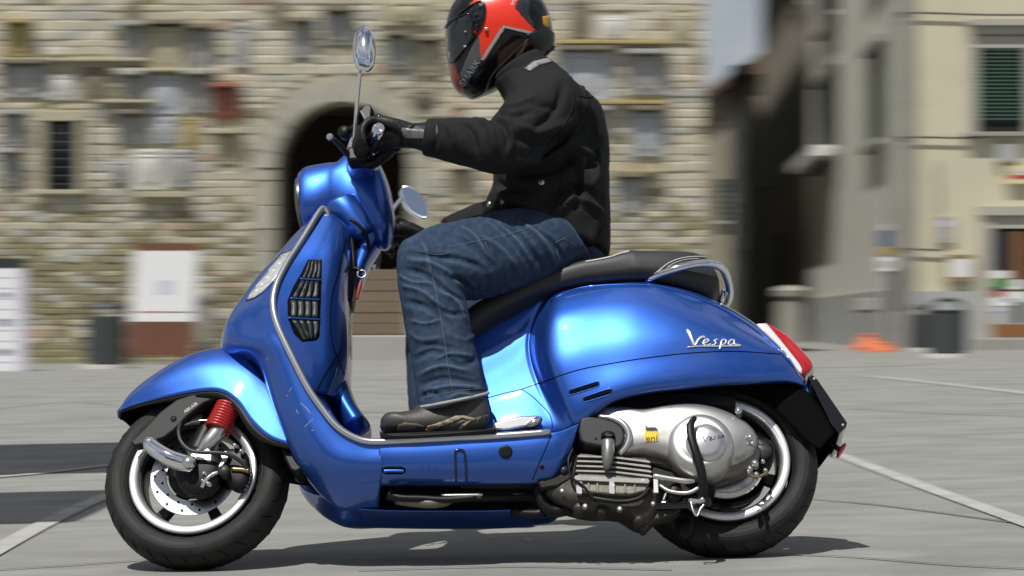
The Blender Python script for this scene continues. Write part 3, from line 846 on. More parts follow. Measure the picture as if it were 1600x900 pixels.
# ------------------------------------------------------------------ street furniture
m_bin = mat('bin_grey', (0.050, 0.056, 0.058), rough=0.5, var=0.1, vscale=8)
m_binlid = mat('bin_lid', (0.030, 0.033, 0.035), rough=0.45)
m_conc = mat('pale_concrete', (0.52, 0.51, 0.47), rough=0.85, var=0.1, vscale=6)
BINGRP = 'litter bins on the square'
def bin_parts(label, loc, w_, h_, hood):
    e = empty('litter_bin', label, 'litter bin', Matrix.Translation(loc), BINGRP)
    r_ = w_ / 2
    mk('base', *lathe([(0.0001, -.12), (r_ * 1.18, -.12), (r_ * 1.2, .0), (r_ * 1.16, .06), (0.0001, .065)], (0, 0, 0), axis=(0, 0, 1), ref=(1, 0, 0), n=32), m_conc, e, auto=30)
    mk('body', *lathe([(r_ * .9, .066), (r_ * .98, .10), (r_ * .985, h_ * .78), (r_ * .94, h_ * .79), (r_ * .93, h_ * .70), (0.0001, h_ * .70)], (0, 0, 0), axis=(0, 0, 1), ref=(1, 0, 0), n=32), m_bin, e, auto=30)
    fl = []
    for k in range(28):
        a = 2 * math.pi * k / 28
        mk('stave', *boxv(r_ * .98 * math.cos(a) - .008, r_ * .98 * math.cos(a) + .008, r_ * .98 * math.sin(a) - .008, r_ * .98 * math.sin(a) + .008, .10, h_ * .76), m_bin, e, smooth=False)
    if hood:
        for k in range(4):
            a = math.pi / 4 + math.pi / 2 * k
            mk('strut', *tube([(r_ * .9 * math.cos(a), r_ * .9 * math.sin(a), h_ * .76), (r_ * .9 * math.cos(a), r_ * .9 * math.sin(a), h_ * .92)], .014, n=8, px=False), m_binlid, e)
        mk('hood', *lathe([(r_ * 1.0, h_ * .90), (r_ * 1.02, h_ * .93), (r_ * .8, h_ * .98), (r_ * .3, h_), (0.0001, h_)], (0, 0, 0), axis=(0, 0, 1), ref=(1, 0, 0), n=32), m_bin, e)
    else:
        pts = [(r_ * .92 * math.cos(a), .0, h_ * .78 + r_ * .62 * math.sin(a)) for a in np.linspace(0, math.pi, 11)]
        mk('hoop', *tube(pts, .028, n=10, px=False), m_binlid, e)
        mk('rim', *lathe([(r_ * .90, h_ * .77), (r_ * 1.03, h_ * .77), (r_ * 1.03, h_ * .80), (r_ * .90, h_ * .80), (r_ * .90, h_ * .77)], (0, 0, 0), axis=(0, 0, 1), ref=(1, 0, 0), n=32), m_binlid, e, auto=30)
    return e
bin_parts('dark grey litter bin with a hood standing between the two notice stands', gp(166, 576), .56, .94, True)
bin_parts('dark grey litter bin with a hoop on a pale base right of the orange barrier', gp(1480, 559), .56, .86, False)
bin_parts('black litter bin half hidden behind the bin with the hoop', gp(1437, 549), .36, .80, True)

def stand(label, px0, px1, top, d, tilt, frame_m, kids, legs=True):
    o = gp((px0 + px1) / 2, 500 + (0.62 - gz((((px0 + px1) / 2) - 800) / FPX * d, d - 6)) * FPX / d)
    e = empty('notice_stand', label, 'notice stand', Matrix.Translation(o))
    k = d / FPX
    w_ = (px1 - px0) * k; h_ = .62 + (500 - top) * k - o.z
    return e, w_, h_, k, o
e, w_, h_, k, o = stand('reddish brown notice stand with a white poster in front of the palace wall', 204, 306, 380, 36.6, 0, None, None)
sh_ = .13
def slant(x0, x1, z0, z1, y0, y1):
    f = lambda z: sh_ * (z / h_)
    V = [(x0 + f(z0), y0, z0), (x1 + f(z0), y0, z0), (x1 + f(z0), y1, z0), (x0 + f(z0), y1, z0), (x0 + f(z1), y0, z1), (x1 + f(z1), y0, z1), (x1 + f(z1), y1, z1), (x0 + f(z1), y1, z1)]
    return V, [(3, 2, 1, 0), (4, 5, 6, 7), (0, 1, 5, 4), (1, 2, 6, 5), (2, 3, 7, 6), (3, 0, 4, 7)]
m_corten = mat('rust_brown_steel', (0.155, 0.062, 0.035), rough=0.6, var=0.1, vscale=3)
m_poster = mat('white_poster', (0.82, 0.82, 0.82), rough=0.4)
x0_ = -w_ / 2 - sh_ / 2
mk('frame', *slant(x0_, x0_ + w_, .14, h_, -.03, .03), m_corten, e, smooth=False, bevel=.006)
mk('poster', *slant(x0_ + .02, x0_ + w_ - .012, .66, h_ - .12, -.036, -.0305), m_poster, e, smooth=False)
mk('print', *slant(x0_ + w_ * .42, x0_ + w_ * .62, 1.08, 1.30, -.0385, -.0363), m_lilac, e, smooth=False)
mk('print', *slant(x0_ + w_ * .10, x0_ + w_ * .55, .80, .82, -.0385, -.0363), m_redp, e, smooth=False)
mk('print', *slant(x0_ + w_ * .55, x0_ + w_ * .95, .80, .815, -.0385, -.0363), m_binlid, e, smooth=False)
for xx in (x0_ + .06, x0_ + w_ - .14): mk('leg', *slant(xx, xx + .08, -.1, .139, -.02, .02), m_iron, e, smooth=False)
e, w_, h_, k, o = stand('tall white printed notice board at the left edge of the square', -40, 40, 404, 32.3, 0, None, None)
mk('board', *boxv(-w_ / 2, w_ / 2, -.02, .02, .0, h_ - .13), m_poster, e, smooth=False, bevel=.004)
mk('top_rail', *boxv(-w_ / 2, w_ / 2, -.025, .025, h_ - .127, h_), m_binlid, e, smooth=False)
mk('side_strip', *boxv(w_ / 2 - .10, w_ / 2, -.024, -.0203, .02, h_ - .14), m_lilac, e, smooth=False)
for zz, hh_ in ((.22, .09), (.62, .10), (1.02, .06)): mk('picture', *boxv(w_ / 2 - .36, w_ / 2 - .22, -.024, -.0203, zz, zz + hh_), m_bluep, e, smooth=False)
for kk in range(9): mk('print', *boxv(w_ / 2 - .46, w_ / 2 - .13, -.023, -.0203, .12 + .145 * kk, .135 + .145 * kk), m_lilac, e, smooth=False)

def post(label, px, py, d, w_, h_, cat='bollard', nm='stone_bollard'):
    X = (px - 800) / FPX * d; o = Vector((X, d - 6, gz(X, d - 6)))
    e = empty(nm, label, cat, Matrix.Translation(o)); r_ = w_ / 2
    mk('shaft', *lathe([(r_ * .98, -.2), (r_ * .95, .1), (r_ * .82, h_ * .76), (0.0001, h_ * .76)], (0, 0, 0), axis=(0, 0, 1), ref=(1, 0, 0), n=28), m_pilas, e, auto=40)
    mk('cap', *lathe([(r_ * .8, h_ * .762), (r_ * .98, h_ * .80), (r_ * 1.0, h_ * .90), (r_ * .75, h_ * .96), (0.0001, h_)], (0, 0, 0), axis=(0, 0, 1), ref=(1, 0, 0), n=28), m_pilas, e, auto=40)
post('tall grey stone bollard at the mouth of the side street', 1236, 530, 56, .78, 1.38)
post('low weathered stone post against the palace wall right of the brown stand', 322, 560, 37.4, .30, 1.2, 'stone post', 'stone_post')
# traffic sign pole in front of the corner
o = gp(1384, 549)
e = empty('sign_pole', 'grey pole with a blue and yellow sign and two plates at the building corner', 'sign pole', Matrix.Translation(o))
k = (o.y + 6) / FPX
zt = lambda py: .62 + (500 - py) * k - o.z
mk('pole', *tube([(0, 0, -.1), (0, 0, 1.2), (0, 0, zt(350))], .035, n=12, px=False), m_wain, e)
mk('sign_plate', *boxv(-.13, .13, -.06, -.037, zt(385), zt(360)), m_bluep, e, smooth=False, bevel=.004)
mk('lower_plate', *boxv(-.13, .13, -.06, -.037, zt(398), zt(386)), mat('sign_ochre', (0.35, 0.25, 0.06), rough=.5), e, smooth=False, bevel=.004)
mk('white_plate', *boxv(-.12, .12, -.06, -.037, zt(424), zt(402)), m_white2, e, smooth=False, bevel=.004)
mk('plate_print', *boxv(-.08, .08, -.064, -.0605, zt(418), zt(408)), m_lime, e, smooth=False)
# orange plastic barrier feet lying at the wall
m_or = mat('orange_plastic', (0.55, 0.145, 0.06), rough=0.6)
for (px, py, lab, w_, h_, rz) in ((1356, 547, 'orange plastic barrier foot lying nearest the side wall', .62, .24, .25), (1378, 550, 'low orange plastic barrier foot beside the sign pole', .52, .13, -.2)):
    o = gp(px, py)
    e = empty('barrier_foot', lab, 'barrier foot', Matrix.Translation(o) @ Matrix.Rotation(rz, 4, 'Z'), 'orange barrier feet by the side wall')
    mk('block', *lathe([(w_ * .5, 0), (w_ * .48, h_ * .25), (w_ * .30, h_ * .6), (w_ * .16, h_), (0.0001, h_)], (0, 0, 0), axis=(0, 0, 1), ref=(1, 0, 0), n=8), m_or, e, smooth=False)
    mk('handle', *tube([(-w_ * .3, 0, h_ * .4), (-w_ * .1, 0, h_ * 1.1), (w_ * .2, 0, h_ * 1.05), (w_ * .36, 0, h_ * .35)], .03, n=8, px=False), m_or, e)

# ------------------------------------------------------------------ the near side of the square: houses across it (seen only mirrored in paint and chrome), parasols added out of view on the left to throw bands of shade
for (x0, x1, H, mm, lab) in ((-34, -12, 12.5, m_old2, 'beige plastered house across the square, mirrored in the chrome'), (-12, 9, 10.5, m_yel, 'yellow plastered house across the square, mirrored in the chrome'), (9, 34, 13.5, m_gplas, 'grey plastered house across the square, mirrored in the chrome')):
    e = empty('facing_house', lab, 'house', Matrix.Translation(((x0 + x1) / 2, -34, 0)))
    hw_ = (x1 - x0) / 2
    mk('wall', *boxv(-hw_ + .02, hw_ - .02, -8, 0, -1.5, H), mm, e, smooth=False)
    mk('roof', *boxv(-hw_, hw_, -8.3, .5, H + .003, H + .35), m_tile, e, smooth=False)
    for fl in range(3):
        for k in range(6):
            xx = -hw_ + (k + .5) * 2 * hw_ / 6
            mk('window', *boxv(xx - .55, xx + .55, -.1, .03, 1.0 + 3.6 * fl, 3.0 + 3.6 * fl), m_shutd, e, smooth=False)
m_canvas = mat('cream_canvas', (0.62, 0.58, 0.48), rough=0.9)
_n = m_canvas.node_tree; _t = _n.nodes.new('ShaderNodeBsdfTranslucent'); _t.inputs[0].default_value = (0.75, 0.72, 0.64, 1)
_m = _n.nodes.new('ShaderNodeMixShader'); _m.inputs[0].default_value = 0.6
_n.links.new(_n.nodes['Principled BSDF'].outputs[0], _m.inputs[1]); _n.links.new(_t.outputs[0], _m.inputs[2]); _n.links.new(_m.outputs[0], _n.nodes['Material Output'].inputs[0])
def parasol(label, X, Y, hw_, hd_, h_):
    e = empty('parasol', label, 'parasol', Matrix.Translation((X, Y, gz(X, Y))), 'parasols added out of view to shade the paving')
    mk('pole', *tube([(0, 0, 0), (0, 0, 1.5), (0, 0, h_ + .55)], .03, n=10, px=False), m_wain, e)
    V = [(-hw_, -hd_, h_), (hw_, -hd_, h_), (hw_, hd_, h_), (-hw_, hd_, h_), (0, 0, h_ + .5), (-hw_, -hd_, h_ - .16), (hw_, -hd_, h_ - .16), (hw_, hd_, h_ - .16), (-hw_, hd_, h_ - .16)]
    mk('canopy', V, [(0, 1, 4), (1, 2, 4), (2, 3, 4), (3, 0, 4), (0, 5, 6, 1), (1, 6, 7, 2), (2, 7, 8, 3), (3, 8, 5, 0)], m_canvas, e, smooth=False, thick=.01)
    for sx, sy in ((-1, -1), (1, -1), (1, 1), (-1, 1)): mk('rib', *tube([(0, 0, h_ + .42), (sx * hw_ * .5, sy * hd_ * .5, h_ + .2), (sx * hw_ * .96, sy * hd_ * .96, h_)], .012, n=6, px=False), m_wain, e)
    mk('foot', *boxv(-.35, .35, -.35, .35, -.02, .08), m_conc, e, smooth=False, bevel=.01)
parasol('large cream parasol added out of view past the left edge to throw the farther band of shade', -4.45, 4.25, 2.0, 1.3, 3.2)
parasol('small cream parasol added out of view past the left edge to throw the nearer band of shade', -3.30, 1.05, 1.1, .72, 3.2)
# ================================================================== SCOOTER
m_blue = mat('blue_paint', (0.028, 0.117, 0.51), rough=0.41, metal=0.82, coat=1.0, coatr=0.03, var=0.05, vscale=900, dirt=(0.10, 0.115, 0.16), dscale=7, damt=0.10)
m_chrome = mat('chrome', (0.82, 0.83, 0.85), rough=0.05, metal=1.0)
m_alu = mat('cast_aluminium', (0.56, 0.55, 0.53), rough=0.36, metal=0.85, var=0.08, vscale=30, bump=0.05, bscale=500, dirt=(0.30, 0.28, 0.25), dscale=9, damt=0.35)
m_satin = mat('satin_silver', (0.62, 0.62, 0.62), rough=0.28, metal=0.9)
m_castdirty = mat('dirty_castings', (0.20, 0.185, 0.16), rough=0.45, metal=0.6, var=0.2, vscale=25, bump=0.06, bscale=90, dirt=(0.05, 0.042, 0.032), dscale=12, damt=0.9)
m_black = mat('black_plastic', (0.007, 0.007, 0.0075), rough=0.45, spec=0.25, bump=0.03, bscale=400)
m_blackgl = mat('gloss_black', (0.008, 0.008, 0.009), rough=0.15, coat=0.5)
m_grey = mat('grey_plastic', (0.026, 0.028, 0.031), rough=0.42, spec=0.35, bump=0.03, bscale=500)
m_tyre = mat('tyre_rubber', (0.012, 0.012, 0.0125), rough=0.6, spec=0.3, var=0.25, vscale=18, bump=0.04, bscale=200, dirt=(0.036, 0.034, 0.031), dscale=9, damt=0.7)
m_rim = mat('machined_rim', (0.80, 0.80, 0.82), rough=0.34, metal=0.75)
m_rimdark = mat('dark_rim', (0.016, 0.016, 0.017), rough=0.35, metal=0.3)
m_disc = mat('brake_disc_steel', (0.55, 0.55, 0.56), rough=0.25, metal=1.0, stretch=(30, 1, 30), var=0.15, vscale=8)
m_red = mat('red_spring', (0.36, 0.012, 0.010), rough=0.35, coat=0.4)
m_lens = mat('red_lens', (0.45, 0.010, 0.012), rough=0.08, coat=1.0)
m_clear = mat('clear_lens', (0.50, 0.52, 0.54), rough=0.2, metal=0.2, coat=1.0, var=0.35, vscale=70)
m_seat = mat('seat_leatherette', (0.024, 0.024, 0.026), rough=0.5, spec=0.5, bump=0.12, bscale=350, var=0.1, vscale=8)
m_white = mat('white_piping', (0.62, 0.62, 0.60), rough=0.5)
m_yellow = mat('yellow_print', (0.80, 0.56, 0.02), rough=0.5)
m_ink = mat('black_print', (0.012, 0.012, 0.012), rough=0.5)
m_brass = mat('old_brass', (0.30, 0.22, 0.12), rough=0.4, metal=0.9)
m_mirror = mat('mirror_glass', (0.33, 0.42, 0.58), rough=0.02, metal=1.0)
m_fin = mat('fin_alloy', (0.27, 0.265, 0.25), rough=0.4, metal=0.75, var=0.15, vscale=40, dirt=(0.09, 0.08, 0.065), dscale=18, damt=0.7)
m_bezel = mat('bright_bezel', (0.86, 0.87, 0.88), rough=0.28, metal=0.6)
m_fork = mat('fork_cover_grey', (0.016, 0.017, 0.018), rough=0.5, spec=0.25)
m_deep = mat('shaded_black_plastic', (0.003, 0.003, 0.0033), rough=0.8, spec=0.05)  # the body's shade on the rear mudguard is put into this darker black
m_castdark = mat('oily_castings', (0.060, 0.053, 0.042), rough=0.45, metal=0.4, var=0.3, vscale=30, bump=0.08, bscale=60, dirt=(0.018, 0.015, 0.011), dscale=16, damt=0.9)
m_rimhl = mat('headlight_ring', (0.16, 0.16, 0.16), rough=0.3, metal=0.8)
m_cap = mat('cap_grey', (0.20, 0.20, 0.20), rough=0.4, metal=0.5)
m_gap = mat('panel_gap', (0.003, 0.004, 0.008), rough=0.8, spec=0.05)
m_orange = mat('amber_plastic', (0.6, 0.16, 0.02), rough=0.2, coat=0.5)

SC = empty('scooter', 'shiny blue motor scooter leaning into a bend under a rider in black jacket', 'scooter', M_ROOT)

# steering: front end turned 7 degrees to the right about the raked column
A0 = Lp(560, 300, 0.0, I4)
AX = Vector((math.sin(R(26)), 0, math.cos(R(26))))
S_ST = Matrix.Translation(A0) @ Matrix.Rotation(R(-7), 4, AX) @ Matrix.Translation(-A0)

# ------------------------------------------------------------------ wheels
def wheel(name, c, rad, tw, parent, spokes=5, phase=0.3, disc_r=0.11):
    cy = lambda prof, n=72: lathe(prof, c, n=n)
    wh = mk(name, *cy([(0.016, -0.05), (0.030, -0.05), (0.034, -0.03), (0.034, 0.03), (0.030, 0.05), (0.016, 0.05)], 32), m_rimdark, parent)
    rc_, rs = rad - 0.0385, 0.0385
    prof = []
    for k in np.linspace(-1, 1, 37):                     # rounded carcass, bead to bead
        th = k * R(152); c_, s_ = math.cos(th), math.sin(th)
        prof.append((rc_ + rs * math.copysign(abs(c_) ** .85, c_), tw * math.copysign(abs(s_) ** .85, s_)))
    V, F = lathe(prof, c, n=96)
    ty = mk('tyre', V, F, m_tyre, wh)
    # tread grooves: slanted recessed cuts
    gv = []
    for k in range(30):
        a = 2 * math.pi * k / 30
        for sd in (-1, 1):
            pts = []
            for u in (0.0, 0.5, 1.0):
                th = sd * R(14 + 40 * u); aa = a + 0.10 * u + (0.08 if sd > 0 else 0)
                rr = rc_ + (rs + 0.0004) * abs(math.cos(th)) ** .85
                pts.append((c[0] + rr * math.sin(aa), c[1] + tw * math.copysign(abs(math.sin(th)) ** .85, th), c[2] + rr * math.cos(aa)))
            gv.append(tube(pts, [0.0007, 0.0014, 0.0007], n=5, res=5, px=False))
    for s_ in (-1, 1):
        for rr_, ww in ((rad - .030, .0016), (rad - .048, .0012), (rad - .056, .0010)):
            yy_ = tw * (1 - max(0, (abs(rr_ - rc_) / rs)) ** 2.6) ** .42
            mk('sidewall_ridge', *lathe([(rr_ - .003, s_ * (yy_ - .003)), (rr_, s_ * (yy_ + ww)), (rr_ + .003, s_ * (yy_ - .003))], c, n=96), m_tyre, wh)
    tg = mk('tread_groove', *join(*gv), m_gap, wh); tag(tg, kind='stuff')
    ro = 0.168
    # rim: bright outer lip on both sides, dark well
    lips = []
    for s in (-1, 1):
        lips.append(lathe([(ro, s * (tw - 0.016)), (ro - 0.001, s * (tw - 0.005)), (ro - 0.004, s * (tw - 0.003)), (ro - 0.020, s * (tw - 0.005)), (ro - 0.023, s * (tw - 0.010)), (ro - 0.027, s * (tw - 0.028))], c, n=96))
    mk('rim', *join(*lips), m_rim, wh, thick=0.002)
    mk('rim_well', *lathe([(ro - 0.024, -(tw - 0.020)), (ro - 0.030, -0.02), (ro - 0.030, 0.02), (ro - 0.024, tw - 0.020)], c, n=96), m_rimdark, wh, thick=0.004)
    for k in range(spokes):
        a = phase + 2 * math.pi * k / spokes
        sp = []
        for u, wd, yy in ((0.025, 0.034, 0.0), (0.08, 0.026, 0.006), (0.143, 0.036, 0.010)):
            e = np.array([math.sin(a), 0, math.cos(a)]); t = np.array([math.cos(a), 0, -math.sin(a)])
            for s, q in ((-1, -1), (1, -1), (1, 1), (-1, 1)):
                sp.append(np.array(c) + e * u + t * s * wd / 2 + np.array([0, yy + q * 0.011, 0]))
        F = []
        for r_ in range(2):
            for q in range(4):
                F.append((r_ * 4 + q, r_ * 4 + (q + 1) % 4, (r_ + 1) * 4 + (q + 1) % 4, (r_ + 1) * 4 + q))
        F += [(3, 2, 1, 0), (8, 9, 10, 11)]
        mk('spoke', sp, F, m_rimdark, wh, smooth=False, bevel=0.004)
    return wh

set_frame(S_ST)
fc = Lp(309, 746, 0); fc.z = 0.238
fw = wheel('front_wheel', fc, 0.240, 0.060, SC, phase=0.15)
# front brake disc with holes, carrier
dy = -0.044
holes = []
NB = 96
V = []; F = []
r0, r1 = 0.072, 0.113
mk('brake_disc', *lathe([(r0, dy), (r1, dy), (r1 + 0.001, dy + 0.002), (r1, dy + 0.004), (r0, dy + 0.004), (r0 - 0.001, dy + 0.002), (r0, dy)], fc, n=96), m_disc, fw, auto=30)
hv = []
for k in range(14):
    for rr, da in ((0.083, 0), (0.102, 0.25)):
        a = 2 * math.pi * k / 14 + da
        hv.append(lathe([(0.0001, 0), (0.0036, 0)], (fc.x + rr * math.sin(a), dy - 0.0006, fc.z + rr * math.cos(a)), n=10))
hh = mk('disc_hole', *join(*hv), m_gap, fw); tag(hh, kind='stuff')
mk('disc_carrier', *lathe([(0.02, dy - 0.004), (0.045, dy - 0.006), (0.066, dy - 0.001), (0.066, dy + 0.006)], fc, n=48), m_black, fw)

# ------------------------------------------------------------------ front mudguard
FEN = [
 [(187,640,-.056),(184,640,-.042),(183,645,-.020),(184,653,0)],
 [(215,631,-.078),(204,621,-.066),(201,617,-.040),(197,627,0)],
 [(260,620,-.102),(243,596,-.092),(237,587,-.058),(229,600,0)],
 [(312,611,-.116),(297,572,-.104),(291,556,-.064),(284,570,0)],
 [(346,612,-.122),(346,564,-.106),(344,544,-.066),(341,558,0)],
 [(372,630,-.125),(388,575,-.108),(394,550,-.066),(397,562,0)],
 [(396,664,-.125),(421,604,-.108),(434,577,-.064),(442,586,0)],
 [(425,686,-.124),(452,642,-.106),(465,617,-.060),(473,622,0)],
 [(470,698,-.116),(486,664,-.098),(493,652,-.058),(501,656,0)]]
fv = surf(FEN, 60, 24)
fen = mk('front_mudguard', *sym(fv), m_blue, SC, weld=4e-4, thick=0.004)
# dark inner liner just inside the shell, longer at the back
LIN = [[tuple(q) for q in r] for r in FEN]
A = ctrl(LIN)
cen = np.array([fc.x, 0, fc.z])
d = cen - A; d[..., 1] *= 0.9
A = A + d / np.linalg.norm(d, axis=-1, keepdims=True) * 0.007
A[:, 0] += (A[:, 0] - A[:, 1]) * 0.12
mk('mudguard_liner', *sym(surf(A, 60, 20, raw=True)), m_black, SC, weld=4e-4, thick=0.003)

mk('mudflap', *prism([(438,692),(472,697),(480,712),(474,731),(462,738),(453,734),(444,716)], -.100, -.02), m_black, SC, bevel=.006)
# suspension: grey fork cover, chrome swing arm, red sprung damper, caliper, hose
gc = prism([(203,690),(226,668),(250,643),(275,624),(300,616),(335,611),(352,613),(346,619),(318,630),(293,650),(272,672),(256,684),(243,688),(232,690),(222,694),(210,697)], -0.112, -0.078)
go = mk('fork_cover', *gc, m_fork, SC, bevel=0.005, bseg=3)
bv = bvh_of(go)
text_on('lettering', bv, 'ABS-ASR', (289, 646), (309, 632), 4.5, m_white, go, lift=0.001, shear=0.2, thick=0.0006)
c = Lp(271, 654, -0.113)
mk('cover_bolt', *lathe([(0.0001, -.003), (0.004, -.003), (0.0045, -.001), (0.008, -.001), (0.0085, 0.001), (0.0085, 0.004)], c, n=20), m_blackgl, go)
arm = mk('swing_arm', *tube([(232,692,-.118),(243,702,-.122),(262,714,-.124),(282,722,-.120),(303,727,-.112)], [0.019,0.021,0.023,0.024,0.023], n=18), m_chrome, SC)
for (x, y, yy, rr) in ((233,692,-.128,.0155), (294,722,-.137,.0165)):
    c = Lp(x, y, yy)
    mk('pivot_bolt', *lathe([(0.0001, -.010), (rr*.62, -.010), (rr*.68, -.006), (rr*.95, -.006), (rr, -.003), (rr, .012)], c, axis=(0.1, 1, 0.02), n=24), m_satin, arm)
mk('hub_housing', *pebble([(285,705),(310,700),(335,706),(350,725),(346,752),(330,772),(305,778),(283,765),(275,740)], -.075, .030, p=3), m_black, SC)
mk('damper_body', *tube([(350,660,-.094),(338,678,-.094),(325,694,-.092),(313,708,-.090)], [0.022,0.0215,0.021,0.014], n=20), m_satin, SC)
mk('damper_bracket', *prism([(292,714),(306,702),(322,696),(332,706),(330,722),(312,726)], -.104, -.08), m_alu, SC, bevel=0.003)
# coil: real helix
p0 = np.array(Lp(357, 634, -.094)); p1 = np.array(Lp(339, 672, -.094))
ax = p1 - p0; ln = np.linalg.norm(ax); ax /= ln
u = np.cross(ax, [0, 1, 0]); u /= np.linalg.norm(u); v = np.cross(ax, u)
ts = np.linspace(0, 1, 200); turns = 9
hel = [p0 + ax * ln * t + (0.0285 + 0.002 * t) * (math.cos(2*math.pi*turns*t) * u + math.sin(2*math.pi*turns*t) * v) for t in ts]
mk('red_spring', *tube(hel, 0.0047, n=8, res=200, px=False), m_red, SC)
mk('damper_rod', *tube([p0, p0 + ax * ln], 0.0245, n=16, px=False), mat('dark_red', (0.10, 0.006, 0.006), rough=0.5), SC)
# caliper and brackets
cal = mk('brake_caliper', *pebble([(352,708),(372,704),(388,712),(393,735),(390,757),(378,768),(362,764),(350,748),(346,726)], -.066, .026, p=4), m_black, SC)
mk('caliper_piston', *lathe([(0.0001,-.03),(0.013,-.03),(0.015,-.026),(0.015,0)], Lp(353, 741, -.085), n=24), m_grey, cal)
mk('slide_pin', *tube([(362,733,-.095),(378,734,-.095),(389,736,-.095)], [0.006,0.006,0.008], n=12), m_brass, cal)
mk('caliper_bracket', *prism([(344,709),(352,704),(360,708),(355,716),(350,724),(343,732),(341,728),(347,718)], -.108, -.100), m_alu, cal, bevel=0.0015)
for (x, y, rr) in ((320,741,.0065),(332,743,.005),(327,757,.006),(368,697,.006),(378,706,.006),(318,752,.0045)):
    mk('hub_bolt', *lathe([(0.0001,-.012),(rr*.5,-.012),(rr*.55,-.006),(rr,-.006),(rr,.01)], Lp(x, y, -.098), axis=(0.1,1,0.1), n=12), m_satin, SC)
mk('speed_sensor', *tube([(315,762,-.100),(322,750,-.104),(331,742,-.104),(341,738,-.1)], 0.005, n=8), m_satin, SC)
mk('tone_ring_teeth', *join(*[box_lp(389 + dx, 724 + 6*k, -.075, .006, .01, .006) for k, dx in enumerate((0,1,1,1,0,-1,-3,-5))]), m_blackgl, SC, smooth=False)
mk('brake_hose', *tube([(284,655,-.100),(279,672,-.118),(283,690,-.126),(298,704,-.128),(320,707,-.126),(345,708,-.124),(362,712,-.118),(377,722,-.108),(386,733,-.098)], 0.0052, n=10), m_grey, SC)
mk('sensor_cable', *tube([(288,664,-.09),(305,658,-.085),(330,657,-.08),(355,661,-.075)], 0.0025, n=8), m_satin, SC)
mk('fork_leg', *tube([(350,612,-.04),(330,660,-.05),(305,715,-.06)], [0.026,0.026,0.03], n=16), m_black, SC)

# ------------------------------------------------------------------ handlebar, headset, headlight
HS = [  # cx, cy (lateral 0), half height px, half width m
 (472,317,40,.072),(482,315,46,.080),(500,312,47,.082),(518,306,44,.079),(528,303,43,.074),(540,299,50,.070),(552,298,57,.068),(566,301,62,.068),(582,313,68,.068),(597,328,60,.066),(608,340,42,.052),(614,350,16,.024)]
rs = [(x, y + h * 1.0, x + (2 if i > 3 else 0), y - h * 1.0, w_, 0) for i, (x, y, h, w_) in enumerate(HS)]
hs = mk('headset', *rings(rs, n=48, m=60, p=2.3), m_blue, SC)
# headlight rim and glass (faces forward)
c = Lp(470, 321, 0); cb = Lp(484, 322, 0)
axh = Vector((-1, 0, -0.05))
mk('headlight_rim', *lathe([(0.060, .000), (0.068, .004), (0.076, .002), (0.080, -.004), (0.079, -.010)], c, axis=axh, n=60), m_rimhl, SC)
mk('headlight_glass', *lathe([(0.0001, .010), (0.03, .009), (0.055, .005), (0.066, -.001)], c, axis=axh, n=48), m_clear, SC)
# handlebar arm covers left and right
def arm_cover():
    return tube([(566,262,-.040),(568,258,-.09),(566,252,-.14),(566,246,-.19)], [0.050,0.043,0.036,0.031], n=24, flat=0.85)
va = arm_cover()
mk('bar_cover', *va, m_blue, SC); mk('bar_cover', *mirror(va), m_blue, SC)
hb = tube([(566,248,-.18),(580,222,-.28),(590,206,-.345)], 0.0125, n=14)
mk('handlebar', *hb, m_black, SC); mk('handlebar', *mirror(hb), m_black, SC)
g = tube([(570,240,-.205),(580,222,-.275),(590,206,-.34)], [0.0165,0.0175,0.0165], n=16)
mk('grip', *g, m_black, SC); mk('grip', *mirror(g), m_black, SC)
def barend():
    e0 = np.array(Lp(589, 209, -.335)); e1 = np.array(Lp(592, 200, -.372))
    a = e1 - e0; ln = np.linalg.norm(a)
    return lathe([(0.0165, 0), (0.0165, ln*.8), (0.0145, ln), (0.008, ln*1.01), (0.007, ln*.9), (0.0001, ln*.9)], e0, axis=a, n=28)
be = barend()
mk('bar_end', *be, m_chrome, SC); mk('bar_end', *mirror(be), m_chrome, SC)
# switch block, brake lever with ball end, reservoir
sw = box_lp(560, 246, -.215, .055, .05, .045)
mk('switch_block', *join(sw), m_black, SC, bevel=0.008, bseg=3); mk('switch_block', *mirror(sw), m_black, SC, bevel=0.008, bseg=3)
lev = join(tube([(553,246,-.20),(542,240,-.24),(530,226,-.30),(519,216,-.345)], [0.011,0.0085,0.0075,0.0065], n=10))
lo = mk('brake_lever', *lev, m_grey, SC)
c = Lp(515.5, 214, -.35)
ball = lathe([(0.0001,-.0095),(0.005,-.008),(0.0085,-.004),(0.0095,0),(0.0085,.004),(0.005,.008),(0.0001,.0095)], c, n=16)
mk('lever_ball', *ball, m_satin, lo)
lo2 = mk('brake_lever', *mirror(lev), m_grey, SC); mk('lever_ball', *mirror(ball), m_satin, lo2)
mk('mirror_boss', *tube([(549,237,-.19),(551,225,-.21),(553,216,-.225)], [0.013,0.011,0.009], n=14), m_chrome, SC)
mk('fluid_reservoir', *prism([(563,172),(569,163),(578,162),(584,172),(588,186),(590,193),(578,196),(570,186)], -.215, -.165), m_black, SC, bevel=0.004)
mk('reservoir_trim', *tube([(564,173,-.218),(570,183,-.218),(575,192,-.218)], .003, n=8), m_chrome, SC)
mk('knob', *lathe([(0.0001,-.018),(0.014,-.018),(0.017,-.012),(0.017,.012),(0.012,.018)], Lp(539, 208, -.17), axis=(0.2,1,.1), n=20), m_black, SC)
mk('clamp', *tube([(545,205,-.17),(556,200,-.18),(566,205,-.19)], 0.010, n=12), m_black, SC)
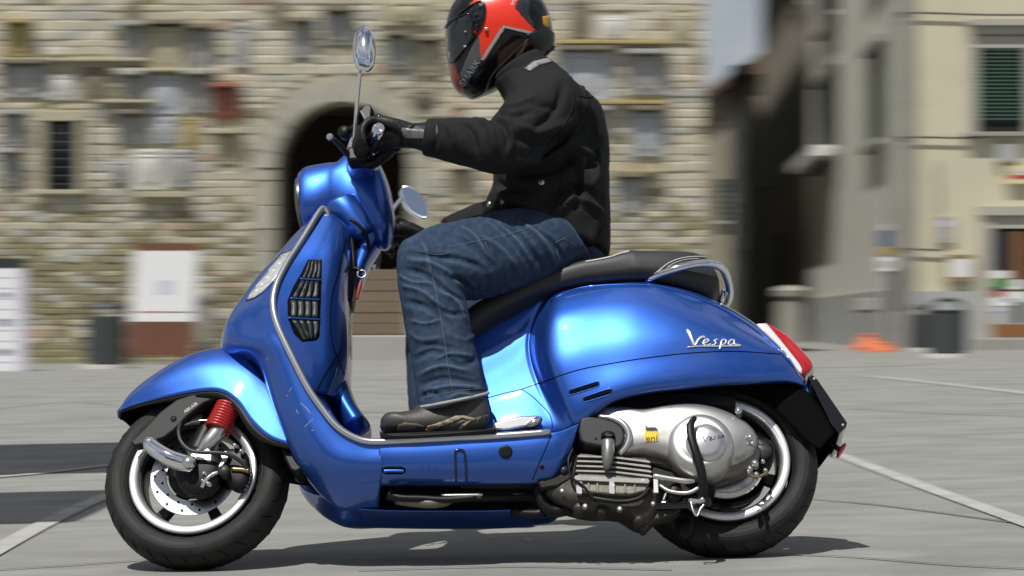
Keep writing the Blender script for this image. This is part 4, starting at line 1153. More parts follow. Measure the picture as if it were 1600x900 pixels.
# mirrors
def mirror_parts(far=False):
    stem = tube([(554,226,-.225),(556,190,-.255),(559,150,-.292),(563,108,-.335)], [0.0062,0.0056,0.0056,0.0056], n=12)
    out = [(551,92),(551,72),(555,54),(562,44),(570,40),(578,44),(584,56),(587,75),(586,93),(582,106),(575,112),(566,110),(557,106)]
    sh = pebble(out, -.36, .020, p=2.2, nf=60, nt=21)
    # head turned about its own upright axis so that the back faces the camera and ahead
    cc = sh[0].mean(0)
    return stem, sh, cc
stem, sh, cc = mirror_parts()
mo = mk('mirror', *stem, m_chrome, SC)
mk('mirror_shell', *sh, m_chrome, mo)
# far mirror: its glass faces the rider and the camera
stem_f = tube([(554,226,-.225),(556,190,-.255),(559,150,-.292),(563,108,-.335)], [0.0062,0.0056,0.0056,0.0056], n=12)
mo2 = mk('mirror', *mirror(stem_f), m_chrome, SC)
P = np.array([list(Lp(x, y, .40)) for x, y in [(627,300),(629,293),(634,291),(642,294),(652,301),(661,313),(667,326),(668,336),(663,341),(653,338),(641,329),(632,316)]])
Pc = crs(P, 48, True); cm = Pc.mean(0)
nrm = np.array([0.72, -0.62, 0.30]); nrm /= np.linalg.norm(nrm)
V = []
for s, off in ((0.0, .002), (0.5, .002), (0.93, .002), (1.0, .004), (1.04, .000), (1.0, -.010), (0.7, -.022), (0.0, -.028)):
    V.append(cm + (Pc - cm) * s + nrm * off)
F = gridfaces(8, 48, False, True)
nface = 2 * 48
me_o = mk('mirror_shell', np.concatenate(V)[48*2:], gridfaces(6, 48, False, True), m_chrome, mo2)
mk('mirror_glass', np.concatenate(V[:3]), gridfaces(3, 48, False, True), m_mirror, mo2)
# near mirror: the glass on its rear side
ng = np.array([0.85, 0.45, 0.15])
set_frame(I4)

# column between headset and body, collar
mk('column_cover', *rings([(556,392,612,352,.055,0),(548,420,596,385,.050,0),(543,450,578,415,.046,0),(540,480,565,450,.042,0)], n=32, m=20), m_blue, SC)
mk('collar', *rings([(500,345,566,316,.088,0),(514,356,574,332,.090,0),(528,371,584,350,.086,0),(545,392,597,372,.076,0)], n=32, m=12), m_blue, SC)
mk('ignition_panel', *prism([(545,365),(553,372),(556,400),(556,430),(552,458),(549,470),(541,468),(540,430),(541,390)], -.065, .02), m_black, SC, bevel=0.006)
mk('wiring_cable', *tube([(548,343,-.10),(556,348,-.10),(566,358,-.095),(574,374,-.085),(577,392,-.07)], 0.0055, n=10), m_black, SC)
ky = mk('key', *join(tube([(552,420,-.072),(558,420,-.075),(562,424,-.078)], .006, n=10)), m_black, SC)
c = Lp(565, 428, -.08)
ring = [(c.x + .011*math.cos(a), c.y, c.z + .011*math.sin(a)) for a in np.linspace(0, 2*math.pi, 20, endpoint=False)]
mk('key_ring', *tube(ring, .0016, n=6, res=40, closed=True, px=False), m_satin, ky)
mk('key_tag', *tube([(564,437,-.08),(563,444,-.08),(560,456,-.08),(558,468,-.08)], [.002,.005,.005,.003], n=8), mat('red_tag', (0.30, 0.02, 0.012), rough=0.5), ky)

# ------------------------------------------------------------------ leg shield: nose, wings, sill
SHIELD = [
 [(507,329,-.118),(497,333,-.095),(490,339,-.065),(485,354,0)],
 [(487,354,-.148),(470,360,-.118),(459,368,-.080),(451,388,0)],
 [(469,382,-.172),(450,388,-.136),(434,397,-.090),(421,421,0)],
 [(447,415,-.205),(424,418,-.160),(404,429,-.100),(389,456,0)],
 [(431,449,-.232),(406,450,-.185),(378,464,-.115),(362,494,0)],
 [(427,477,-.244),(398,482,-.203),(361,492,-.128),(347,526,0)],
 [(434,510,-.246),(404,514,-.212),(354,516,-.132),(343,550,0)],
 [(443,530,-.245),(414,535,-.224),(364,541,-.138),(352,566,-.02)],
 [(455,556,-.242),(430,562,-.226),(404,560,-.172),(399,568,-.118)],
 [(481,607,-.233),(457,622,-.221),(434,640,-.180),(431,646,-.135)],
 [(503,639,-.226),(479,672,-.212),(457,704,-.155),(456,709,-.11)],
 [(525,666,-.221),(502,710,-.204),(479,742,-.125),(481,745,-.06)],
 [(550,683,-.216),(530,730,-.200),(505,772,-.095),(510,778,0)],
 [(577,690,-.213),(564,737,-.195),(538,792,-.076),(548,800,0)],
 [(598,691,-.2125),(597,737,-.194),(592,792,-.070),(594,805,0)]]
sv = surf(SHIELD, 110, 30)
shield = mk('leg_shield', *sym(sv), m_blue, SC, weld=4e-4, thick=0.004)
SILL = [
 [(592,691,-.2125),(592,712,-.210),(592,736,-.194),(592,757,-.150),(593,760,-.11)],
 [(640,690,-.212),(639,712,-.210),(637,736,-.194),(636,757,-.150),(637,760,-.11)],
 [(720,686,-.212),(720,708,-.210),(719,734,-.194),(718,757,-.150),(719,760,-.11)],
 [(800,681,-.212),(800,702,-.210),(798,729,-.194),(796,755,-.150),(797,758,-.11)],
 [(858,676,-.212),(856,697,-.209),(846,730,-.192),(838,754,-.155),(839,757,-.12)],
 [(880,672,-.206),(880,692,-.203),(872,724,-.188),(862,748,-.160),(862,751,-.13)],
 [(905,662,-.194),(899,682,-.190),(889,712,-.180),(876,738,-.160),(876,742,-.14)]]
sl = surf(SILL, 70, 24)
sill = mk('sill_panel', *sym(sl), m_blue, SC, thick=0.004)
BELLY = [
 [(560,794,-.070),(564,800,-.045),(568,804,0)],
 [(600,796,-.066),(602,802,-.045),(604,806,0)],
 [(660,797,-.066),(662,803,-.045),(664,807,0)],
 [(760,797,-.066),(760,803,-.045),(760,807,0)],
 [(834,794,-.066),(833,800,-.045),(832,805,0)]]
mk('belly_pan', *sym(surf(BELLY, 50, 14)), m_blue, SC, weld=4e-4, thick=0.003)
mk('stand_recess', *prism([(596,752),(700,752),(850,748),(880,735),(850,775),(835,780),(700,782),(600,780)], -.085, .03), m_black, SC, bevel=0.01)
# trim along the shield and floor edge
TR = [(513,341,-.116),(511,331,-.119),(505,326,-.122),(498,333,-.132),(485,354,-.153),(469,380,-.176),(447,414,-.209),(431,448,-.236),(427,477,-.248),(434,509,-.250),(455,555,-.246),(481,606,-.237),(503,638,-.230),(525,665,-.225),(550,682,-.220),(577,690,-.217),(620,689,-.216),(700,685,-.216),(780,681,-.216),(860,675,-.216)]
tv = tube(TR, [.0065,.0078,.0084]+[.0088]*16+[.008], n=14)
mk('edge_trim', *tv, m_satin, SC); mk('edge_trim', *mirror(tv), m_satin, SC)
# inner cover with radiator grille, storage lid, ramp, floor
INNER = [
 [(509,329,-.118),(524,337,-.116),(538,348,-.104),(549,360,-.055),(552,385,0)],
 [(471,383,-.172),(500,385,-.168),(528,387,-.152),(545,395,-.100),(551,425,0)],
 [(450,417,-.205),(488,416,-.186),(523,417,-.162),(543,423,-.100),(550,455,0)],
 [(433,452,-.232),(480,455,-.206),(519,456,-.172),(541,462,-.100),(549,496,0)],
 [(430,480,-.243),(476,485,-.212),(517,490,-.176),(541,497,-.100),(549,532,0)],
 [(437,512,-.244),(479,518,-.212),(517,525,-.176),(541,533,-.098),(549,566,0)],
 [(455,552,-.240),(488,555,-.208),(519,560,-.170),(540,568,-.092),(546,598,0)],
 [(470,580,-.234),(496,585,-.204),(518,591,-.164),(535,598,-.088),(540,622,0)],
 [(487,611,-.226),(502,614,-.196),(516,618,-.156),(527,625,-.080),(531,645,0)]]
iv = surf(INNER, 60, 34)
inner = mk('inner_shield', *sym(iv), m_blue, SC, weld=4e-4, thick=0.004)
RAMP = [
 [(478,600,-.225),(500,612,-.15),(520,640,0),(528,690,.15),(532,706,.222)],
 [(503,637,-.222),(520,650,-.15),(540,690,0),(548,730,.15),(552,742,.222)],
 [(528,665,-.217),(545,680,-.15),(560,715,0),(575,750,.15),(580,765,.216)],
 [(556,681,-.213),(580,700,-.15),(600,735,0),(620,770,.15),(630,785,.21)],
 [(600,687,-.210),(620,706,-.15),(640,742,0),(660,778,.15),(668,794,.21)],
 [(860,674,-.210),(860,692,-.15),(860,730,0),(860,766,.15),(860,780,.21)]]
mk('footboard', *surf(RAMP, 50, 20), m_blue, SC, thick=0.004)
mk('tunnel', *rings([(500,600,545,600,.09,0),(520,650,560,640,.10,0),(540,690,580,670,.11,0)], n=28, m=14), m_blue, SC)

bvi = bvh_of(inner)
_bs = bvh_of(shield)
for pts in ([(452,612),(456,605)], [(476,668),(483,660),(489,655)], [(487,672),(489,673)], [(463,640),(466,646)], [(448,618),(449.5,618.5)], [(470,630),(478,637),(486,646)]):
    if len(pts) == 2: pts = [pts[0], ((pts[0][0]+pts[1][0])/2, (pts[0][1]+pts[1][1])/2), pts[1]]
    seam('paint_scratch', _bs, pts, .0005, m_white, shield, lift=.0002, n=5)
VENTS = [  # rows of the grille: four dark louvres each
 [(481,409),(501,408),(500,436),(470,436)],
 [(469,439),(498,439),(496,466),(454,466)],
 [(452,469),(496,469),(496,497),(452,496)],
 [(453,500),(497,500),(495,528),(473,532),(462,522)]]
gr = patch('grille_opening', bvi, [(481,406),(503,406),(501,470),(499,526),(494,532),(472,534),(459,521),(450,497),(449,470),(458,448),(470,428)], m_gap, inner, lift=0.0012, thick=0.0015, step=6)
for r_ in VENTS:
    q = np.array(r_[:4] if len(r_) == 4 else [r_[0], r_[1], r_[2], r_[3]], float)
    n_ = 4
    for k in range(n_):
        u0, u1 = (k + .16) / n_, (k + .92) / n_
        tl = q[0] + (q[1] - q[0]) * u0; tr = q[0] + (q[1] - q[0]) * u1
        bl = q[3] + (q[2] - q[3]) * u0; br = q[3] + (q[2] - q[3]) * u1
        patch('louvre', bvi, [tl, (tl + tr) / 2 + [0, -1], tr, (tr + br) / 2 + [1.2, 0], br, bl, (tl + bl) / 2 + [1.2, 0]], m_grey, gr, lift=0.004, thick=0.004, step=8)
for (a, b) in (((468,437.5),(502,439)), ((453,467.5),(499,469.5)), ((450,498),(500,500.5))):
    seam('grille_bar', bvi, [a, ((a[0]+b[0])/2, (a[1]+b[1])/2), b], .0026, m_blue, gr, lift=.005)
seam('lid_gap', bvi, [(540,372),(530,420),(519,460),(516,500),(519,535),(528,560),(538,585)], .0016, m_gap, inner, lift=-.0002)
seam('lid_gap', bvi, [(494,612),(505,590),(520,565),(533,545)], .0016, m_gap, inner, lift=-.0002)

bvs = bvh_of(shield)
lens = patch('running_light', bvs, [(458,392),(440,399),(425,416),(408,438),(392,458),(386,469),(398,465),(412,455),(428,438),(442,420),(453,402)], m_clear, shield, lift=0.0025, thick=0.003, step=5)
bvl = bvh_of(lens)
for (x, y) in ((401,455),(410,446),(419,435),(428,424),(437,413)):
    l, nr = hit(bvs, x, y)
    mk('light_cell', *lathe([(0.0001,.0045),(0.003,.0042),(0.0045,.0034),(0.0055,.001)], l, axis=nr, n=16), m_white, lens, frame=False)
seam('lens_gap', bvs, [(459,391),(440,398),(424,416),(407,439),(391,459),(385,470),(398,466),(413,456),(429,439),(443,421),(454,403),(459,391)], .0012, m_gap, shield, lift=0)

bvp = bvh_of(sill)
# details of the sill: round plug, slot with handle, stand stop, gap to the rear piece
l, nr = hit(bvp, 790, 706)
mk('rubber_plug', *lathe([(0.0001,.003),(0.012,.0035),(0.016,.003),(0.0175,0)], l, axis=nr, n=28), m_black, sill, frame=False)
patch('step_recess', bvp, [(597,732),(602,729),(628,729),(634,732),(634,738),(628,741),(602,741),(597,738)], m_gap, sill, lift=.0008, thick=.001)
seam('step_handle', bvp, [(600,735),(608,734.5),(622,734.5),(631,735)], .0042, m_blue, sill, lift=.004)
seam('stand_bracket', bvp, [(713,750),(712,730),(711,709),(714,704),(722,704),(726,709),(728,730),(729,750)], .0032, m_blackgl, sill, lift=.003)
for x in (654, 666, 678): seam('drain_rib', bvp, [(x,737),(x+3,731),(x+5,725)], .0018, m_blue, sill, lift=.0)
seam('panel_gap', bvp, [(861,679),(853,700),(842,725),(832,750)], .0014, m_gap, sill, lift=-.0002)
for (x, y) in ((847,730),(873,669.5)):
    l, nr = hit(bvp, x, y)
    if l: mk('panel_screw', *lathe([(0.0001,.001),(0.0045,.0012),(0.006,0.0005),(0.007,-.001)], l, axis=nr, n=16), m_black, sill, frame=False)

# ------------------------------------------------------------------ rear body
BODY = [
 [(716,560,0),(722,532,-.080),(728,565,-.100),(735,603,-.106),(745,640,-.114),(752,675,-.130),(756,690,-.10)],
 [(765,540,0),(766,500,-.085),(772,538,-.104),(777,580,-.110),(782,618,-.117),(790,672,-.134),(792,690,-.10)],
 [(805,520,0),(806,481,-.093),(808,520,-.108),(808,562,-.113),(814,607,-.121),(830,671,-.143),(832,690,-.10)],
 [(840,506,0),(846,463,-.104),(828,500,-.111),(820,545,-.114),(832,599,-.124),(860,669,-.154),(864,690,-.10)],
 [(860,500,0),(860,459,-.109),(837,497,-.113),(829,543,-.115),(842,595,-.126),(878,668,-.163),(882,690,-.10)],
 [(872,496,0),(872,455,-.117),(849,493,-.150),(842,542,-.160),(853,591,-.164),(892,665,-.176),(896,687,-.11)],
 [(893,490,0),(890,451,-.123),(872,487,-.188),(866,538,-.204),(876,585,-.207),(907,657,-.190),(914,668,-.12)],
 [(950,482,0),(951,443,-.130),(946,472,-.192),(943,522,-.218),(946,569,-.222),(952,625,-.212),(957,632,-.13)],
 [(1005,478,0),(1008,441,-.128),(1003,470,-.194),(1002,515,-.224),(1005,561,-.228),(1010,610,-.216),(1014,617,-.13)],
 [(1065,488,0),(1064,450,-.116),(1061,477,-.182),(1062,512,-.216),(1064,552,-.222),(1068,603,-.210),(1071,610,-.13)],
 [(1120,505,0),(1117,470,-.098),(1117,491,-.156),(1120,516,-.192),(1124,549,-.202),(1128,597,-.192),(1131,604,-.12)],
 [(1178,528,0),(1168,500,-.075),(1172,514,-.120),(1177,528,-.152),(1184,551,-.168),(1190,594,-.160),(1193,601,-.10)],
 [(1222,556,0),(1210,534,-.058),(1214,541,-.088),(1219,547,-.110),(1224,557,-.126),(1232,593,-.120),(1235,600,-.08)],
 [(1258,598,0),(1248,577,-.045),(1250,580,-.060),(1252,584,-.074),(1255,590,-.082),(1259,603,-.080),(1262,608,-.05)]]
bvv = surf(BODY, 130, 60)
body = mk('rear_body', *sym(bvv), m_blue, SC, weld=4e-4, thick=0.004)
bvb = bvh_of(body)
seam('panel_gap', bvb, [(760,622),(790,614),(815,608),(850,596),(900,579),(960,567),(1020,558),(1080,551.5),(1150,549),(1220,553.5)], .0015, m_gap, body, lift=-.0002, res=120)
seam('panel_gap', bvb, [(815,608),(830,618),(845,632),(857,645),(862,656),(863,668)], .0014, m_gap, body, lift=-.0002)
seam('top_moulding', bvb, [(860,470),(900,452),(950,446),(1010,446),(1060,455),(1115,477),(1165,505),(1210,541),(1250,585)], .0022, m_blue, body, lift=.001, res=100)
seam('tail_trim', bvb, [(1125,476),(1150,489),(1180,509),(1205,531),(1230,558),(1250,590)], .0026, m_alu, body, lift=.002, res=50)
for sl_ in ([(889,613),(892,609),(930,597),(936,597.5),(936,602),(932,605),(896,616),(890,616)], [(911,624),(914,620),(950,608),(956,609),(956,613),(951,617),(918,627),(912,627)]):
    patch('air_slot', bvb, sl_, m_gap, body, lift=.0008, thick=.001, step=5)
    s2 = sl_ + [sl_[0]]
    seam('slot_lip', bvb, s2, .0011, m_blue, body, lift=.001, res=60)
# emblem in flowing script: one stroke path, underline with a tail
em = None
STR = [[(1074,518),(1077,524),(1081,533),(1085,540),(1088,536),(1092,530),(1097,527),(1101,528)],
       [(1098,538),(1104,535),(1107,532),(1104,530.5),(1100,533),(1099,538),(1104,540.5),(1110,538)],
       [(1112,540),(1116,539),(1118,536),(1116,533),(1118,531.5),(1121,531)],
       [(1124,546),(1126,538),(1128,532),(1132,531.5),(1134,534),(1131,538.5),(1126,539.5)],
       [(1147,533),(1143,531.5),(1139,534),(1138,538),(1142,539.5),(1146,536),(1147,532),(1147,538),(1152,539.5),(1157,540.5)],
       [(1074,543),(1090,541.5),(1110,541.5),(1130,541.5),(1156,541)]]
def seam_vf(bv, pts, r, lift, n=8, res=None):
    Q = []
    for x, y in crs(np.array(pts, float), res or len(pts) * 7):
        l, nr = hit(bv, x, y)
        if l is not None: Q.append(l + nr * lift)
    return tube(Q, r, n=n, res=len(Q), px=False)
em = [seam_vf(bvb, s, .0032 if k == 0 else (.0018 if k == 5 else .0023), .002) for k, s in enumerate(STR)]
em.append(seam_vf(bvb, [(1073,516),(1077,520),(1080,528),(1083,536)], .0034, .002))
mk('emblem', *join(*em), m_bezel, SC)
# passenger foot peg, folded
pg = mk('foot_peg', *prism([(770,660),(790,654),(815,649),(838,648),(846,652),(846,660),(838,666),(815,668),(795,672),(772,672)], -.178, -.145), m_satin, SC, bevel=0.006, bseg=3)
mk('peg_tip', *pebble([(822,663),(830,656),(840,651),(847,652),(846,660),(838,666),(828,668)], -.180, .008), m_chrome, pg)
mk('peg_rubber', *tube([(820,667,-.184),(832,667,-.186),(842,662,-.188),(846,655,-.186)], .0035, n=8), m_black, pg)

# ------------------------------------------------------------------ seat
SEAT = [
 [(700,560,0),(700,520,-.085),(694,535,-.100),(700,562,-.090),(705,575,-.06)],
 [(735,520,0),(732,482,-.120),(732,500,-.138),(739,524,-.108),(742,534,-.07)],
 [(790,495,0),(788,452,-.136),(788,472,-.154),(791,494,-.114),(794,504,-.07)],
 [(850,470,0),(848,429,-.146),(848,447,-.162),(851,464,-.124),(854,476,-.07)],
 [(905,452,0),(905,409,-.150),(905,429,-.166),(908,447,-.132),(910,460,-.07)],
 [(950,446,0),(950,401,-.150),(950,422,-.168),(955,441,-.136),(957,455,-.07)],
 [(985,442,0),(983,392,-.146),(986,417,-.168),(992,438,-.136),(994,452,-.07)],
 [(1000,440,0),(999,392,-.142),(1003,416,-.167),(1010,438,-.134),(1012,452,-.07)],
 [(1050,445,0),(1048,393,-.130),(1052,418,-.156),(1060,446,-.124),(1062,460,-.06)],
 [(1090,455,0),(1086,396,-.110),(1094,425,-.138),(1094,457,-.106),(1095,470,-.05)],
 [(1118,475,0),(1107,408,-.085),(1120,434,-.112),(1112,465,-.084),(1112,478,-.04)],
 [(1130,490,0),(1112,425,-.050),(1124,445,-.070),(1118,470,-.052),(1116,482,-.02)],
 [(1132,500,0),(1122,455,-.012),(1124,460,-.016),(1120,478,-.012),(1118,486,-.005)]]
stv = surf(SEAT, 100, 44)
seat = mk('seat', *sym(stv), m_seat, SC, weld=4e-4, thick=0.004)
bst = bvh_of(seat)
seam('seat_stitch', bst, [(1008,440),(1025,426),(1045,411),(1065,403.5),(1090,401),(1108,403)], .0012, m_white, seat, lift=.0008, res=60)
seam('seat_stitch', bst, [(1018,440),(1032,427),(1050,413),(1070,406),(1092,404)], .0008, m_white, seat, lift=.0008, res=60)
seam('seat_piping', bst, [(915,409.5),(935,406),(955,401.5),(970,396.5),(983,393.5)], .0022, m_white, seat, lift=.0015)
# grab rail: from beside the seat, round the back, to the other side
GRN = [(1011,438,-.138),(1040,425,-.160),(1080,414,-.168),(1108,412,-.160),(1126,418,-.135),(1134,430,-.10)]
P = [np.array(Lp(*p)) for p in GRN]
far = [np.array([q[0], -q[1], q[2]]) for q in P[::-1]]
mid = [np.array([P[-1][0] + .012, -.05, P[-1][2] - .012]), np.array([P[-1][0] + .016, 0, P[-1][2] - .016]), np.array([P[-1][0] + .012, .05, P[-1][2] - .012])]
rail = mk('grab_rail', *tube(P + mid + far, [.006] + [.0105] * (len(P) + 1 + len(far)) + [.006], n=14, px=False), m_chrome, SC)
mk('rail_stay', *tube([(1131,452,-.02),(1129,462,-.015),(1126,474,-.01)], .007, n=12), m_chrome, rail)

# ------------------------------------------------------------------ tail light, plate, mudguard
bz = prism([(1181,505),(1198,504),(1226,536),(1250,566),(1256,576),(1252,586),(1243,588),(1232,574),(1210,542)], -.066, .066)
tl = mk('tail_light', *bz, m_bezel, SC, bevel=0.005, bseg=3)
mk('red_lens', *surf([[(1196,504,-.060),(1200,506,-.058),(1202,508,-.02),(1203,512,.0),(1196,535,.058),(1190,536,.060)],
   [(1216,526,-.066),(1228,523,-.056),(1231,526,-.02),(1232,532,.0),(1222,556,.056),(1212,554,.066)],
   [(1236,550,-.068),(1252,547,-.056),(1255,551,-.02),(1256,557,.0),(1246,582,.056),(1232,578,.068)],
   [(1249,567,-.068),(1265,563,-.056),(1268,567,-.02),(1269,574,.0),(1258,598,.056),(1245,594,.068)],
   [(1254,580,-.066),(1268,575,-.054),(1270,579,-.02),(1270,585,.0),(1260,609,.054),(1250,606,.066)],
   [(1252,588,-.058),(1257,591,-.048),(1258,594,-.02),(1258,599,.0),(1251,615,.048),(1248,613,.058)]], 30, 20), m_lens, tl, thick=0.004)
pl = mk('number_plate', *prism([(1262,588),(1270,585),(1278,593),(1324,660),(1322,667),(1311,678),(1300,664)], -.086, .086), m_blackgl, SC, bevel=0.003)
for (x, y) in ((1272,592),(1317,664)):
    mk('plate_bolt', *lathe([(0.0001,-.003),(0.003,-.0025),(0.004,0)], Lp(x, y, -.0865), n=12), m_satin, pl)
mk('tail_tuck', *prism([(1225,585),(1250,592),(1262,602),(1266,615),(1240,616),(1225,605)], -.070, .070), m_blue, SC, bevel=0.004)
RM = []
for (ex, ey), (sx, sy), (c_x, c_y) in [((930,640),(930,625),(925,640)),((1000,628),(1000,604),(1000,630)),((1080,612),(1080,596),(1080,625)),((1150,612),(1155,590),(1155,618)),((1205,635),(1210,596),(1212,622)),((1240,668),(1252,604),(1256,625)),((1262,690),(1284,640),(1290,655)),((1280,702),(1306,676),(1312,690))]:
    RM.append([(ex, ey, -.088), ((ex + sx) / 2, (ey + sy) / 2, -.090), (sx, sy, -.075), (c_x, c_y, 0)])
mk('rear_mudguard', *sym(surf(RM, 50, 16)), m_deep, SC, weld=4e-4, thick=0.004)
rf = mk('reflector', *pebble([(1307,712),(1309,704),(1315,697),(1321,694),(1322,699),(1317,707),(1311,714)], -.005, .02, p=3), m_lens, SC)
mk('reflector_stalk', *tube([(1296,690,-.005),(1304,697,-.005),(1312,703,-.005)], .007, n=10), m_black, rf)

# ------------------------------------------------------------------ rear wheel and engine
rc = Lp(1131, 739, 0); rc.z = 0.243
rw = wheel('rear_wheel', rc, 0.243, 0.064, SC, phase=0.62)
mk('brake_disc', *lathe([(0.07, .045), (0.11, .045), (0.11, .049), (0.07, .049), (0.07, .045)], rc, n=72), m_disc, rw, auto=30)
mk('brake_shield', *lathe([(0.02, -.052), (0.085, -.056), (0.104, -.050), (0.106, -.040)], rc, n=60), m_disc, rw)
case = mk('engine_case', *pebble([(928,652),(960,645),(1000,648),(1040,642),(1075,640),(1110,644),(1145,656),(1172,674),(1183,692),(1180,708),(1165,724),(1140,736),(1110,744),(1075,742),(1040,730),(1005,722),(970,724),(935,712),(922,688)], -.115, .075, cen=(1040,688), p=4, nf=120), m_alu, SC)
mk('case_rim', *pebble([(940,706),(980,712),(1030,722),(1070,738),(1105,748),(1145,742),(1175,722),(1188,704),(1184,722),(1160,744),(1110,757),(1060,748),(1010,732),(950,722)], -.10, .04, cen=(1080,740), p=4), m_castdirty, SC)
cc_ = Lp(1094, 694, -.185)
cover = mk('clutch_cover', *lathe([(0.0001,-.020),(0.052,-.020),(0.055,-.0185),(0.058,-.020),(0.070,-.016),(0.080,-.006),(0.087,.010),(0.089,.030),(0.089,.06)], cc_, n=64, axis=(0.02,1,-.03)), m_alu, SC)
ci = Lp(1103, 691, -.210)
mk('cover_disc', *lathe([(0.0001,-.006),(0.03,-.005),(0.048,-.001),(0.0505,.003),(0.0505,.008)], ci, n=48), m_satin, cover)
bvc = bvh_of(cover)
bvd = bvh_of(bpy.data.objects['cover_disc'])
for s in STR[:5]:
    s2 = [(1097 + (x - 1074) * .46, 686 + (y - 530) * .46 - (x - 1074) * .10) for x, y in s]
    seam('cover_script', bvd, s2, .0009, m_grey, bpy.data.objects['cover_disc'], lift=.0006, res=30)
# sticker on the case
bve = bvh_of(case)
st = patch('sticker', bve, [(1008,672),(1028,671),(1029,690),(1008,691)], m_yellow, case, lift=.001, thick=.0008, step=6)
bvst = bvh_of(st)
text_on('lettering', bvst, 'eni', (1009.5, 689.5), (1027, 688.8), 8.5, m_ink, st, lift=.0007, thick=.0004)
patch('sticker_animal', bve, [(1008,666),(1011,666.5),(1012,668.5),(1019,668),(1025,668.5),(1027,671),(1026.5,676),(1025,672.5),(1024,672.5),(1024,676.5),(1022.5,673),(1020,673),(1019.6,676.5),(1018,673),(1016,673),(1015.5,676.5),(1014,673),(1012.6,673),(1012,676.5),(1010.5,672),(1008,671),(1010.5,669.5)], m_ink, st, lift=.0022, thick=.0006, step=20, smooth=False)
air = mk('airbox_cover', *prism([(907,653),(918,650),(940,652),(960,658),(973,667),(977,680),(973,694),(964,700),(940,698),(914,693),(907,688),(904,672)], -.196, -.13), m_grey, SC, bevel=0.006, bseg=3)
ringp = [(935,650,-.19),(958,654,-.192),(975,664,-.194),(983,680,-.194),(979,697,-.192),(968,710,-.188)]
mk('case_ring', *tube(ringp, [.004,.007,.009,.009,.008,.006], n=12), m_satin, SC)
mk('airbox_screw', *lathe([(0.0001,-.002),(0.004,-.002),(0.006,0),(0.0065,.004)], Lp(931, 686, -.194), n=16), m_black, air)
cap = mk('plug_cap', *tube([(950,690,-.20),(950,705,-.205),(949,722,-.205),(948,734,-.20)], [.017,.0165,.013,.006], n=18), m_cap, SC)
mk('cap_boss', *lathe([(0.018,-.004),(0.018,.006),(0.012,.012)], Lp(950, 683, -.20), axis=(0,.3,1), n=20), m_black, cap)
mk('upper_cover', *prism([(930,630),(975,615),(1040,612),(1100,612),(1150,618),(1150,634),(1100,632),(1060,640),(1040,628),(1000,645),(940,650)], -.13, -.05), m_black, SC, bevel=0.006)
mk('case_bracket', *prism([(985,645),(1045,636),(1062,640),(1040,652),(1010,662),(985,668)], -.176, -.10), m_grey, SC, bevel=0.004)
mk('cylinder_head', *prism([(903,736),(1012,741),(1016,752),(1010,768),(985,774),(940,772),(902,768),(898,752)], -.178, -.05), m_castdirty, SC, bevel=0.006, bseg=3)
fins = []
for k in range(4):
    y = 711 + 7.6 * k
    mk('cooling_fin', *prism([(903 - k, y), (960, y + 2), (1012 + k, y + 8), (1017 + k, y + 10), (1016 + k, y + 12.6), (960, y + 5), (902 - k, y + 3.2)], -.190 + .002 * k, -.06), m_fin, SC, smooth=False, bevel=0.001)
mk('fin_root', *prism([(906,709),(1010,716),(1014,744),(905,738)], -.172, -.05), m_castdirty, SC)
for x in (905, 956): mk('head_clip', *prism([(x-4,752),(x+4,752),(x+5,768),(x+4,772),(x-4,771),(x-5,764)], -.186, -.172), m_satin, SC, bevel=0.001)
mk('crankcase', *pebble([(845,752),(870,742),(900,760),(960,772),(1010,770),(1040,778),(1030,800),(1015,822),(1000,826),(985,812),(950,806),(920,806),(890,800),(862,790),(846,772)], -.10, .065, cen=(940,782), p=4), m_castdark, SC)
for (x, y, a) in ((905,798,11),(940,803,9),(998,817,9)):
    mk('crank_lug', *pebble([(x-a,y),(x-a*.5,y-a*.8),(x+a*.5,y-a*.8),(x+a,y),(x+a*.5,y+a*.6),(x-a*.5,y+a*.6)], -.13, .03, p=3, nf=24, nt=11), m_castdark, SC)
mk('swing_mount', *prism([(862,720),(895,700),(905,715),(900,745),(872,760),(845,765),(838,752)], -.165, -.04), m_black, SC, bevel=0.006)
mk('mount_bolt', *lathe([(0.0001,-.006),(0.007,-.006),(0.009,-.003),(0.012,0),(0.012,.006)], Lp(881, 734, -.168), n=18), m_grey, SC)
mk('hose', *tube([(842,758,-.12),(846,780,-.12),(860,798,-.115),(885,796,-.11),(905,786,-.10)], .016, n=14), m_black, SC)
mk('head_flange', *prism([(899,742),(1013,747),(1016,752),(1013,756),(900,751),(896,747)], -.186, -.06), m_fin, SC, bevel=0.002)
for x in (918, 932, 975, 990): mk('head_rib', *prism([(x,754),(x+3,754),(x+3.5,770),(x+.5,770)], -.182, -.17), m_castdirty, SC, bevel=0.0008)
for (x, y, rr) in ((908,758,.006),(958,760,.006),(1004,752,.006),(914,792,.007),(968,796,.007),(1020,788,.006),(878,768,.006)):
    mk('head_bolt', *lathe([(0.0001,-.010),(rr*.6,-.010),(rr,-.007),(rr,.006)], Lp(x, y, -.176), n=6), m_alu, SC, smooth=False)
mk('ground_cable', *tube([(896,700,-.18),(888,720,-.19),(893,745,-.19),(912,760,-.19),(930,784,-.185)], .0035, n=8), m_black, SC)
mk('breather_hose', *tube([(1016,762,-.17),(1000,778,-.18),(975,784,-.18),(948,782,-.178),(925,778,-.172)], .0065, n=10), m_black, SC)
mk('oil_pipe', *tube([(1030,758,-.17),(1048,768,-.175),(1075,770,-.178),(1092,762,-.178)], .005, n=8), m_alu, SC)
